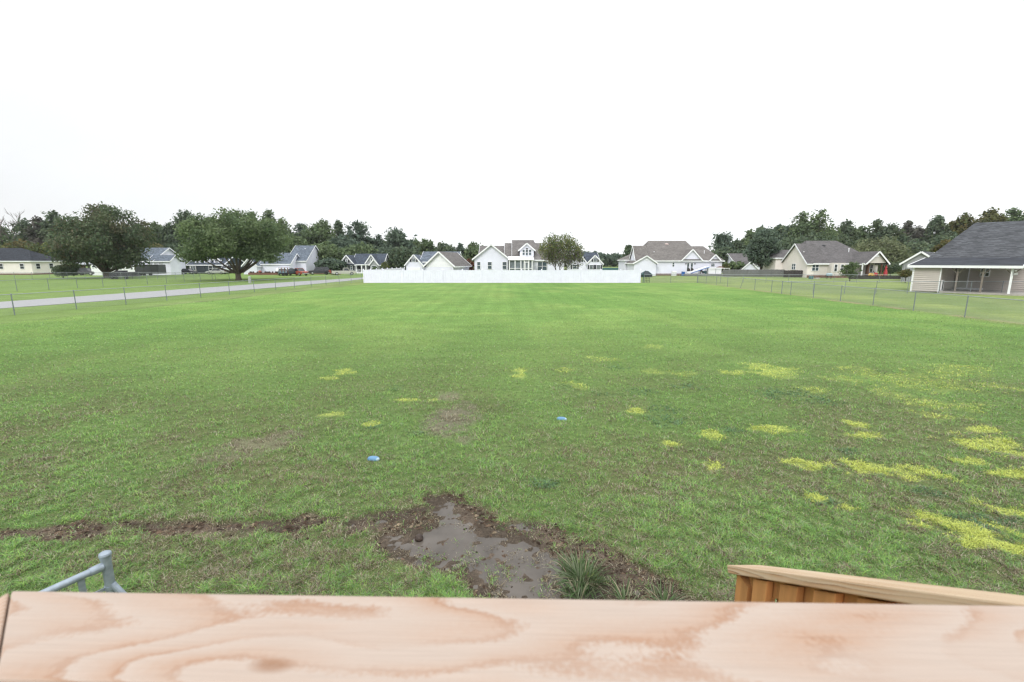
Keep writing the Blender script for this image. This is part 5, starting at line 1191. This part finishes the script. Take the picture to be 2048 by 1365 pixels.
grow_tree('shrub','yellow green shrub beside the right end of the grey gabled house','shrub',770,523,9,D(549),545,'y',700,.2,311,tr=.05)
grow_tree('shrub','small light green shrub under the front window of the grey gabled house','shrub',750,533,6,D(550),546,'g',350,.16,312,tr=.04)
grow_tree('shrub','orange tinted green shrub just right of the long white house','shrub',1453,527,9,104,548,'y',600,.25,313,tr=.05)

# far woods that read as one mass
def woods(name, label, spans, n, seed, size, pal, hi_lo):
    R = np.random.RandomState(seed); P = np.array(PAL[pal]); cs = []
    for (u0, u1, vt, Y, dep) in spans:
        k = int(n*(u1-u0)/sum(s[1]-s[0] for s in spans)); u = R.uniform(u0,u1,k); y = Y + R.rand(k)*dep
        x = (u-1024)/F*y; top = (EYE + (523-vt)/F*y)*(.72+.45*fbm(u, u*0, 22, 3, seed)); z = top*np.sqrt(R.rand(k)); cs.append(np.stack([x,y,z],-1))
    c = np.concatenate(cs); n2 = len(c)
    col = P[R.randint(0,len(P),n2)]*(.65+.6*fbm(c[:,0],c[:,2],5,2,seed))[:,None]
    o = leaf_mesh(name, c, R.normal(size=(n2,3))*.2, size, col, R); tag(o, label, 'woodland', kind='stuff'); return o
woods('woods', 'dark mass of woodland behind the trees and houses', [(-150,600,468,166,14),(600,830,478,166,14),(830,960,500,166,14),(1425,1500,490,162,14),(1500,2200,462,162,14)], 34000, 9, 1.5, 'd', 0)
woods('far_woods', 'distant bluish green woodland in the gap right of centre', [(930,1440,509,260,30)], 7000, 10, 2.2, 'b', 0)

# ------------------------------------------------------------------ vehicles
def wheel(root, x, y, r=.34, w_=.22):
    m = MB(); m.lathe((0,0,0), [(r*.6,-w_/2),(r*.93,-w_/2),(r,-w_/2+.04),(r,w_/2-.04),(r*.93,w_/2),(r*.6,w_/2)], 18, 'y'); o = m.build('wheel', M['rubber'], root); o.location=(x,y,r)
    m = MB(); m.lathe((0,0,0), [(r*.58,-w_/2-.01),(r*.2,-w_/2-.03),(r*.2,w_/2+.03),(r*.58,w_/2+.01)], 12, 'y'); m.build('rim', M['chrome'], o)
def vehicle(label, cat, name, u, Y, rz, kind, paint, L_=4.6, Wd=1.78, H=1.45, v=None):
    r = thing(name, label, cat, (X(u,Y,545), Y, .0), rz); hl = L_/2; hw = Wd/2; bz_ = .3; wz = H*.58
    if kind == 'pickup':
        low = [(-hl,bz_+.15),(-hl,wz+.05),(-hl*.02,wz+.05),(-hl*.02,wz+.08),(hl*.45,wz+.06),(hl*.93,wz-.06),(hl,wz-.25),(hl,bz_+.1),(hl*.85,bz_),(-hl*.85,bz_)]
        cab = [(-hl*.04,wz),(0.02,H-.05),(hl*.05,H),(hl*.30,H),(hl*.50,wz)]
    elif kind == 'suv':
        low = [(-hl,bz_+.1),(-hl,wz),(hl*.45,wz+.02),(hl*.92,wz-.1),(hl,wz-.25),(hl,bz_+.1),(hl*.9,bz_),(-hl*.9,bz_)]
        cab = [(-hl*.98,wz),(-hl*.86,H-.06),(-hl*.75,H),(hl*.12,H),(hl*.22,H-.05),(hl*.46,wz)]
    else:
        low = [(-hl,bz_+.15),(-hl*.97,wz-.02),(-hl*.6,wz+.02),(hl*.42,wz),(hl*.9,wz-.12),(hl,wz-.28),(hl,bz_+.1),(hl*.88,bz_),(-hl*.88,bz_)]
        cab = [(-hl*.66,wz),(-hl*.40,H-.04),(-hl*.28,H),(hl*.06,H),(hl*.14,H-.05),(hl*.42,wz)]
    m = MB(); n = len(low); ins = .06
    V = [(x,-hw,z) for x,z in low]+[(x,hw,z) for x,z in low]
    m.add(V, [tuple(range(n)), tuple(range(2*n-1,n-1,-1))]+[(k,(k+1)%n,n+(k+1)%n,n+k) for k in range(n)])
    m.build('body', M[paint] if paint in M else paint, r, bevel=.05)
    n = len(cab); m = MB(); zt_ = H
    def yin(z): return hw-.05-.16*(z-wz)/(zt_-wz)
    m.add([(x,-yin(z),z) for x,z in cab]+[(x,yin(z),z) for x,z in cab], [tuple(range(n)), tuple(range(2*n-1,n-1,-1))]+[(k,(k+1)%n,n+(k+1)%n,n+k) for k in range(n)])
    m.build('cabin', M['glass_dark'], r)
    # roof and pillars
    m = MB(); xs = [p[0] for p in cab if p[1] > H-.07]; m.box(min(xs)-.03,max(xs)+.03,-yin(H)-.015,yin(H)+.015,H-.05,H+.03)
    for s in (-1,1):
        for (a, b) in ((cab[0],cab[1]),(cab[-1],cab[-2])): m.beam((a[0],s*(yin(wz)+.005),wz),(b[0],s*(yin(b[1])+.005),b[1]),.05,.09)
        if kind != 'pickup':
            xm = (cab[0][0]+cab[-1][0])/2; m.beam((xm,s*(yin(wz)+.01),wz),(xm+.05,s*(yin(H)+.01),H),.04,.09)
    m.build('roof', M[paint], r)
    for x in (-hl*.62, hl*.62):
        for s in (-1,1): wheel(r, x, s*(hw-.1), .36 if kind!='sedan' else .32)
    for s in (-1,1):
        m = MB(); m.box(hl-.08,hl+.02,s*hw*.72-.18,s*hw*.72+.18,wz-.32,wz-.16); m.build('headlight', M['glass'], r)
        m = MB(); m.box(-hl-.02,-hl+.06,s*hw*.85-.08,s*hw*.85+.08,wz-.3,wz-.05); m.build('tail_light', M['red_paint'], r)
    m = MB(); m.box(hl-.05,hl+.08,-hw*.95,hw*.95,bz_+.05,bz_+.25); m.box(-hl-.08,-hl+.05,-hw*.95,hw*.95,bz_+.05,bz_+.25); m.build('bumper', M['chrome'] if kind=='pickup' else M[paint], r)
    if kind == 'pickup':
        m = MB(); m.box(-hl*.95,-hl*.08,-hw*.86,hw*.86,wz+.02,wz+.06); m.build('bed_floor', M['black'], r)
    return r
R_ = math.radians
vehicle('teal green sedan with white canopy behind it, beside the red pickup','car','parked_car',566,D(551),R_(-60),'sedan','teal',4.5)
vehicle('faded red pickup parked on the grass','pickup truck','pickup_truck',596,D(551.5),R_(-28),'pickup','red_paint',5.0,1.8,1.6)
vehicle('charcoal sport utility vehicle in front of the plain white gable','car','parked_car',638,D(549.6),R_(205),'suv','charcoal',4.7,1.85,1.75)
vehicle('beige silver pickup with its nose to the right, left of the vinyl fence','pickup truck','pickup_truck',688,D(550.5),R_(25),'pickup','silver_beige',5.2,1.85,1.6)
vehicle('silver sedan left of the forked tree trunk','car','parked_car',434,D(549),R_(185),'sedan','silver',4.5)
vehicle('white van half hidden behind the silver sedan','van','parked_van',456,D(547.5),R_(250),'suv','white',5.0,1.95,2.2)
vehicle('dark car half hidden under the carport by the big rounded tree','car','parked_car',172,D(551),R_(10),'suv','charcoal',4.6,1.8,1.6)
vehicle('dark car between the black trailer and the slate house, low behind the fence','car','parked_car',377,D(548.5),R_(0),'sedan','black',4.2,1.7,1.3)

def simple(name, label, cat, loc, parts, rz=0, group=None):
    r = thing(name, label, cat, loc, rz, group)
    for nm, mb_, mt in parts: mb_.build(nm, M[mt] if isinstance(mt,str) else mt, r)
    return r
# utility trailer with rail sides and tarp load by the red pickup
Y = D(551.5); s_ = Y/F
m1 = MB(); m1.box(-1.3,1.3,-.8,.8,.45,.6); m2 = MB(); [m2.box(x-.04,x+.04,y-.04,y+.04,.6,1.75) for x in (-1.25,-.6,0,.6) for y in (-.75,.75)]; [m2.beam((-1.25,y,1.7),(.6,y,1.7),.06,.08) for y in (-.75,.75)]
m3 = MB(); m3.lathe((1.1,0,.5), [(.9,0),(.85,.5),(.6,.95),(.2,1.15),(.05,1.18)], 12); m4 = MB(); [m4.lathe((x,-.85,.3),[(.3,-.1),(.3,.1)],12,'y') for x in (-.4,.3)]
simple('utility_trailer','black rail sided trailer with a dark tarp load beside the red pickup','trailer',(X(578,Y,545),Y-1.2,0),[('bed',m1,'black'),('side_rails',m2,'brown_wood'),('tarp',m3,'tarp'),('wheels',m4,'rubber')],R_(8))
m1 = MB(); m1.lathe((0,0,.75),[(1.6,0),(1.5,.4),(1.0,.75),(.2,.85)],4); m2 = MB(); [m2.box(x-.03,x+.03,y-.03,y+.03,0,.8) for x in (-1,1) for y in (-1,1)]
simple('white_canopy','small white pointed canopy behind the teal sedan','canopy',(X(564,D(549),545),D(549),0),[('cover',m1,'white'),('legs',m2,'galv')])
m1 = MB(); m1.box(-.25,.2,-.15,.15,.7,1.1); m1.box(-.1,.25,-.12,.12,.4,.75); m2 = MB(); [m2.lathe((x,0,.36),[(.36,-.06),(.36,.06)],16,'y') for x in (-.75,.75)]; m3 = MB(); m3.beam((.75,0,.36),(.45,0,1.15),.05,.08); m3.beam((-.75,0,.4),(.0,0,.5),.06,.1); m3.beam((.45,-.35,1.2),(.45,.35,1.2),.04,.04)
simple('motorcycle','dark red motorcycle standing right of the charcoal car','motorcycle',(X(660,D(550),545),D(550),0),[('body',m1,'red_paint'),('wheels',m2,'rubber'),('forks',m3,'chrome')],R_(20))
m1 = MB(); [m1.box(x,x+.45,y,y+.4,0,.5+.12*((i*7)%4)) for i,(x,y) in enumerate(((-1.2,0),(-.6,.1),(0,-.1),(.6,.2)))]; 
simple('garden_clutter','low pile of dark pots and garden tools between the motorcycle and the silver pickup','clutter',(X(671,D(549.5),545),D(549.5),0),[('pots',m1,'brown_wood')])
# black enclosed trailer
Y = D(551.5); w0 = X(287,Y); w1 = X(334,Y); ht = Z(529.5,Y)
m1 = MB(); m1.bbox(0,(w1-w0),-1.1,1.1,.45,ht,.06); m2 = MB(); [m2.box(w1-w0+k,w1-w0+k+.03,-1.12,-1.1,.5,ht-.1) for k in (-4.6,-3.2,-1.6,-.3)]; m2.box(0,w1-w0,-1.14,-1.1,ht-.15,ht-.05); m3 = MB(); [m3.lathe((x,-.95,.34),[(.2,-.11),(.34,-.1),(.34,.1),(.2,.11)],14,'y') for x in (1.0,1.8,3.2)]
simple('enclosed_trailer','long charcoal enclosed trailer in front of the white house with blue grey roof','trailer',(w0,Y-1.5,0),[('box',m1,mat('trailer_grey',(.075,.08,.085),.5,var=.1)),('trim_strip',m2,'black'),('wheels',m3,'rubber')])
# black low trailer under the big tree
Y = D(558.5); w0 = X(224,Y); w1 = X(270,Y); 
m1 = MB(); m1.box(0,w1-w0,-.9,.9,.45,1.15); m1.box(.9,2.1,-.6,.6,1.15,1.5); m1.box(2.3,w1-w0,-.85,.85,1.15,1.25); m2 = MB(); [m2.lathe((x,-.95,.3),[(.18,-.1),(.3,-.1),(.3,.1),(.18,.1)],14,'y') for x in (.5,1.2,3.0)]; m3 = MB(); [m3.box(x,x+.06,-.92,-.9,.1,1.1) for x in (0,1.5,3,w1-w0-.06)]
simple('low_trailer','low black flatbed trailer parked beside the trunk of the big rounded tree','trailer',(w0,Y,0),[('bed',m1,'charcoal'),('wheels',m2,'rubber'),('side_stakes',m3,'black')])
# white rv / shed behind the trunk
Y = D(551); w0 = X(185,Y); w1 = X(285,Y); m1 = MB(); m1.bbox(0,w1-w0,0,2.6,.0,Z(531,Y),.1); m1.box(0,2.2,-.5,0,0,Z(530.5,Y)); m2 = MB(); m2.box(.3,1.1,-.54,-.5,Z(535,Y),Z(532,Y)); m2.box(5.5,6.4,-.04,0,1.3,1.9)
simple('camper_trailer','long white camper behind the trunk of the big rounded tree','camper',(w0,Y,0),[('body',m1,'white'),('window',m2,'glass')])
Y = D(550); w0 = X(144,Y); w1 = X(184,Y); m1 = MB(); m1.prism([(0,2.3),((w1-w0)/2,2.95),(w1-w0,2.3),(w1-w0,2.4),((w1-w0)/2,3.06),(0,2.4)], -2.5, 3); m2 = MB(); [m2.box(x-.06,x+.06,y-.06,y+.06,0,2.35) for x in (.1,w1-w0-.1) for y in (-2.4,2.9)]
simple('carport','open metal carport left of the big rounded tree','carport',(w0,Y,0),[('roof',m1,'galv_rail'),('posts',m2,'brown_wood')])
# utility pedestal
p = G(500,567); m1 = MB(); m1.bbox(-.16,.16,-.14,.14,0,.95,.04); m2 = MB(); m2.box(-.17,.17,-.15,.15,.72,.75)
simple('utility_pedestal','white utility pedestal box standing on the road verge right of the forked tree','utility box',(*p,0),[('cabinet',m1,'silver'),('lid_seam',m2,'galv_dark')])
# brick flower bed with red flowers right of forked tree
Y = D(550); w0 = X(499,Y); w1 = X(556,Y); m1 = MB(); m1.box(0,w1-w0,-.3,.5,0,.5); m2 = MB(); rr = random.Random(2); [m2.lathe((rr.uniform(0,w1-w0),0,.5),[(.15,0),(.25,.12),(.1,.3)],7) for k in range(16)]; m3 = MB(); m3.lathe((2.6,0,.5),[(.2,0),(.4,.25),(.15,.5)],8)
simple('brick_flower_bed','low red brick flower bed in front of the white garage right of the forked tree','flower bed',(w0,Y-.6,0),[('brickwork',m1,'brick'),('plants',m2,'mulch'),('red_flowers',m3,'red_paint')])

# things behind the long white house
YH = D(551.5)
def acunit(u, v, w_, h_, label):
    m1 = MB(); m1.bbox(-w_/2,w_/2,-w_/2,w_/2,0,h_,.04); m2 = MB(); [m2.box(-w_/2-.01,w_/2+.01,-w_/2-.01,-w_/2+.01,.1+k*.12,.13+k*.12) for k in range(int(h_/.13)-1)]
    simple('air_conditioner', label, 'air conditioner', (X(u,YH-1.4,545),YH-1.4,0), [('cabinet',m1,'white'),('louvre',m2,'galv_rail')])
acunit(1348,541,.85,1.0,'white air conditioning unit under the small window of the long white house')
m1 = MB(); m1.bbox(-.3,.3,-.3,.3,0,.9,.05); m2 = MB(); m2.box(-.32,.32,-.32,.32,.9,.97)
simple('storage_bin','blue lidded bin beside the french doors of the long white house','bin',(X(1366.5,YH-1.2,545),YH-1.2,.0),[('bin',m1,'blue'),('lid',m2,'white')])
# inflatable slide tilted up, white with a blue edge
m1 = MB(); m1.prism([(-1.6,.55),(-.9,.5),(3.0,1.85),(3.1,2.0),(2.4,1.95),(-.6,.95),(-1.6,.9)], -.5,.5); m2 = MB(); m2.beam((-.9,-.53,.55),(3.05,-.53,1.88),.06,.14); m3 = MB(); [m3.beam((x,y,0),(x,y,.4+x*.36+.25),.06,.06) for x in (-.8,1.2,2.6) for y in (-.4,.4)]
simple('boat','white tilted boat with blue stripe behind the long white house','boat',(X(1388,YH-2.2,545),YH-2.2,0),[('hull',m1,'white'),('stripe',m2,'blue'),('stand',m3,'galv_dark')])
m1 = MB(); m1.prism([(X(1372,YH-4)-X(1372,YH-4),0),(X(1462,YH-4)-X(1372,YH-4),0),(X(1462,YH-4)-X(1372,YH-4),.42),(0,.5)], 0,.9)
simple('garden_bed','long low grey timber raised bed before the long white house','raised bed',(X(1372,YH-4),YH-4,0),[('frame',m1,'grey_wood')])
rr = random.Random(4)
for k,(u_,lab,mt) in enumerate(((1377,'dark pot plant at the left french door','mulch'),(1384,'dark pot plant at the right french door','mulch'),(1397,'white patio table right of the french doors','white'),(1403,'brown patio chair beneath the raised end of the boat','brown_wood'),(1410,'green garden cart below the tip of the boat','teal'))):
    m1 = MB()
    if 'pot' in lab: m1.lathe((0,0,.5),[(.15,0),(.24,.35),(.2,.36),(.34,.6),(.28,.95),(.08,1.15)],9); nm='potted_plant'; cat='potted plant'
    elif 'table' in lab: m1.box(-.5,.5,-.4,.4,.95,1.0); [m1.box(x-.03,x+.03,y-.03,y+.03,.4,.95) for x in (-.45,.45) for y in (-.35,.35)]; nm='patio_table'; cat='table'
    elif 'chair' in lab: m1.box(-.3,.3,-.3,.3,.75,.82); m1.box(-.3,.3,.25,.32,.8,1.35); [m1.box(x-.03,x+.03,y-.03,y+.03,.35,.75) for x in (-.27,.27) for y in (-.27,.27)]; nm='patio_chair'; cat='chair'
    else: m1.prism([(-.5,.6),(.5,.6),(.6,1.0),(-.6,1.0)],-.3,.3); m1.lathe((0,-.33,.4),[(.2,-.04),(.2,.04)],10,'y'); nm='garden_cart'; cat='cart'
    simple(nm, lab, cat, (X(u_,YH-1.6,545),YH-1.6,0), [('body',m1,mt)])
# white shed cabinet and canopy frame
Y = YH-3; w0 = X(1419,Y); w1 = X(1444,Y); m1 = MB(); m1.bbox(0,w1-w0,0,1.4,.05,Z(536.5,Y),.05); m2 = MB(); m2.box((w1-w0)*.52,(w1-w0)*.55,-.03,0,.15,Z(537.5,Y)); m3 = MB(); m3.box(-.08,w1-w0+.08,-.08,1.5,Z(536.5,Y),Z(535.8,Y))
simple('storage_cabinet','white outdoor storage cabinet at the right end of the long white house','cabinet',(w0,Y,0),[('cabinet',m1,'white'),('door_seam',m2,'galv_rail'),('lid',m3,'white')])
w2 = X(1458,Y)-w0; m1 = MB(); [m1.tube([(x,y,0),(x,y,Z(536.5,Y))],.05,6) for x in (-.2,w2) for y in (-.3,2)]; [m1.beam((-.2,y,Z(537,Y)),(w2,y,Z(537,Y)),.08,.1) for y in (-.3,2)]; m1.beam((w0*0+2.4,-.3,Z(548.5,Y)),(w2,-.3,Z(548.5,Y)),.06,.1)
simple('canopy_stand','white pipe frame standing round the storage cabinet','frame',(w0,Y,0),[('frame',m1,'white')])
m1 = MB(); m1.lathe((0,0,Z(536,Y)),[(.95,0),(.55,.18),(.05,.32)],8); m2=MB(); m2.tube([(0,0,0),(0,0,Z(536,Y))],.05,6)
simple('gazebo_top','dark low umbrella top above the white storage cabinet','umbrella',(X(1440,YH-1),YH-1.2,0),[('canopy',m1,'brown_wood'),('pole',m2,'galv_dark')])
# dark covered pile right of the vinyl fence
p = G(1291,554.5); s_ = p[1]/F; m1 = MB(); 
m1.add([(-11*s_,-.8,0),(11*s_,-.8,0),(11*s_,1.2,0),(-11*s_,1.2,0),(-11*s_,-.8,.5),(11*s_,-.8,.5),(11*s_,1.2,.5),(-11*s_,1.2,.5),(-1*s_,0,1.25),(4*s_,0,1.18)],[(0,1,5,4),(1,2,6,5),(2,3,7,6),(3,0,4,7),(4,5,9,8),(5,6,9),(6,7,8,9),(7,4,8)])
m2 = MB(); m2.beam((-11*s_,-.84,.5),(-1*s_,-.06,1.27),.08,.06); m2.beam((11*s_,-.84,.5),(4*s_,-.06,1.2),.08,.06); m2.beam((-11*s_,-.84,.5),(11*s_,-.84,.5),.06,.06)
simple('covered_pile','black tarpaulin covered pile with peaked top at the right end of the vinyl fence','tarp cover',(*p,0),[('tarp',m1,'tarp'),('edge_strap',m2,'teal')])
# green service fence between the far houses
# grey wooden privacy fence and the darker one
Y = D(555); 
def wood_fence(label, u0, u1, v_t, v_b, mt, bay=2.4, z0=0):
    Yf = D(v_b); x0, x1 = X(u0,Yf), X(u1,Yf); h = Z(v_t,Yf); r = thing('wooden_fence', label, 'fence', (x0,Yf,0)); n = max(1,round((x1-x0)/bay)); b_ = (x1-x0)/n
    rr = random.Random(int(u0))
    for i in range(n+1):
        if i < n:
            m = MB(); k = int(b_/.15)
            for j in range(k): a = i*b_+j*b_/k; m.box(a+.008,a+b_/k-.008,-.02,.0,.03,h+rr.uniform(-.03,.03))
            m.box(i*b_+.05,(i+1)*b_-.05,-.07,-.02,h*.22,h*.22+.09); m.box(i*b_+.05,(i+1)*b_-.05,-.07,-.02,h*.78,h*.78+.09); m.box(i*b_+.05,(i+1)*b_-.05,-.07,-.02,h*.5,h*.5+.09); m.build('fence_panel', M[mt], r)
        m = MB(); m.box(i*b_-.05,i*b_+.05,-.12,-.02,0,h+.02); m.build('post', M[mt], r)
    return r
wood_fence('long weathered grey wooden fence left of the beige house', 1447, 1569, 539.5, 554, 'grey_wood')
wood_fence('short dark brown wooden fence in front of the beige gable', 1569.5, 1635, 541, 555.3, 'dark_wood')
wood_fence('low dark green wooden fence in the gap right of the sparse tree', 1203, 1262, 536, 545, 'teal')
# dark low edging and stones before the beige house
YB2 = D(558.5)
m1 = MB(); m1.box(0, X(1850,YB2)-X(1702,YB2), 0,.5,0,.62)
simple('border_wall','long low dark garden border below the porch of the beige house','border wall',(X(1702,YB2),YB2-.3,0),[('border',m1,'mulch')])
m1 = MB(); rr = random.Random(3); [m1.lathe((rr.uniform(-.7,.7),rr.uniform(-.2,.2),0),[(.16,0),(.2,.12),(.08,.22)],8) for k in range(7)]
simple('stone_pile','small pile of pale stones at the right end of the dark wooden fence','stones',(X(1632,YB2),YB2,0),[('stones',m1,'concrete')])
m1 = MB(); m1.bbox(-.3,.3,-.25,.25,0,.55,.05); simple('dark_planter','small dark blue tub left of the pale stones','tub',(X(1625,YB2),YB2,0),[('tub',m1,'teal')])
m1 = MB(); m1.bbox(-.45,.45,-.3,.3,.6,1.0,.1); m2 = MB(); [m2.box(x-.04,x+.04,-.04,.04,0,.6) for x in (-.35,.35)]; m3=MB(); m3.box(-.55,.55,-.25,.25,.55,.6)
simple('covered_grill','grill under a pale blue cover beside the bay of the beige house','grill',(X(1661,YB2+.6),YB2+.6,0),[('cover',m1,'blue_cap'),('legs',m2,'black'),('shelf',m3,'black')])
# red closed umbrella
Yu = D(557); uz = 0.3
m1 = MB(); m1.lathe((0,0,.55),[(.36,0),(.33,.25),(.24,.8),(.15,1.25),(.22,1.32),(.12,1.62),(.02,1.95)],10); m2 = MB(); m2.tube([(0,0,0),(0,0,2.55)],.03,8); m3=MB(); m3.lathe((0,0,.0),[(.3,0),(.3,.08),(.05,.12)],12)
o = simple('closed_umbrella','closed red patio umbrella right of the beige house porch','umbrella',(X(1773,Yu),Yu,.0),[('canopy',m1,'red_fabric'),('pole',m2,'galv_dark'),('base',m3,'concrete')])
for u_,lab,mt,w_,h_ in ((1746,'small yellow orange plastic toy slide on the porch deck','yellow',.9,.35),(1755,'red plastic toy car on the porch deck beside the yellow toy','red_fabric',.5,.5),(1766,'small orange plastic toy near the red umbrella','orange',.5,.2)):
    m1 = MB(); m1.prism([(-w_/2,0),(w_/2,0),(w_/2,h_*.5),(w_*.1,h_),(-w_*.25,h_),(-w_/2,h_*.4)],-.2,.2); m2 = MB(); [m2.lathe((x,-.22,.06),[(.07,-.03),(.07,.03)],8,'y') for x in (-w_*.32,w_*.32)]
    simple('plastic_toy', lab, 'toy', (X(u_,YB2-.1),YB2-.05,.62), [('shell',m1,mt),('wheels',m2,'black')])
# blue covers on the lawn
def cover(u, v, label, rz):
    x, y = G(u, v); m1 = MB()
    prof = [(.0,-.02),(.085,-.02),(.094,.0),(.096,.028),(.086,.052),(.06,.066),(.0,.07)]
    n = 20; 
    for r_, z in prof:
        for k in range(n):
            t = 2*math.pi*k/n; c, s = math.cos(t), math.sin(t); q = 3.0; rr_ = (abs(c)**q+abs(s)**q)**(-1/q)
            m1.v.append((c*rr_*r_*1.12, s*rr_*r_*.62, z))
    for i in range(len(prof)-1):
        for k in range(n): j=(k+1)%n; m1.f.append((i*n+k,i*n+j,(i+1)*n+j,(i+1)*n+k))
    m2 = MB(); m2.lathe((.082,-.012,.022),[(.038,-.02),(.04,.02),(.02,.034),(.002,.036)],12)
    r = thing('plastic_cover', label, 'cover', (x,y,-.002), rz, 'pale blue plastic covers on the lawn')
    r.scale=(.88,.88,.8); m1.build('shell', M['blue_plastic'], r, smooth=True); m2.build('end_cap', M['blue_cap'], r, smooth=True)
cover(1123,840,'pale blue rounded plastic cover lying on the lawn right of centre, the farther one',R_(-12))
cover(747,920,'pale blue rounded plastic cover lying on the lawn left of centre, the nearer one',R_(-10))


# ------------------------------------------------------------------ thin even haze added over the whole place to lighten the dark trees
hz = MB(); hz.box(-440, 440, -40, 720, -1.3, 40)
hm = bpy.data.materials.new('haze'); hm.use_nodes = True; hm.node_tree.nodes.clear()
_o = hm.node_tree.nodes.new('ShaderNodeOutputMaterial'); _v = hm.node_tree.nodes.new('ShaderNodeVolumePrincipled')
_v.inputs['Color'].default_value = (.95,.97,1,1); _v.inputs['Density'].default_value = .00014; _v.inputs['Anisotropy'].default_value = .1
hm.node_tree.links.new(_v.outputs[0], _o.inputs['Volume'])
tag(hz.build('haze', hm), 'thin pale haze added over the lawns and houses to lighten the dark trees', 'haze', kind='stuff')
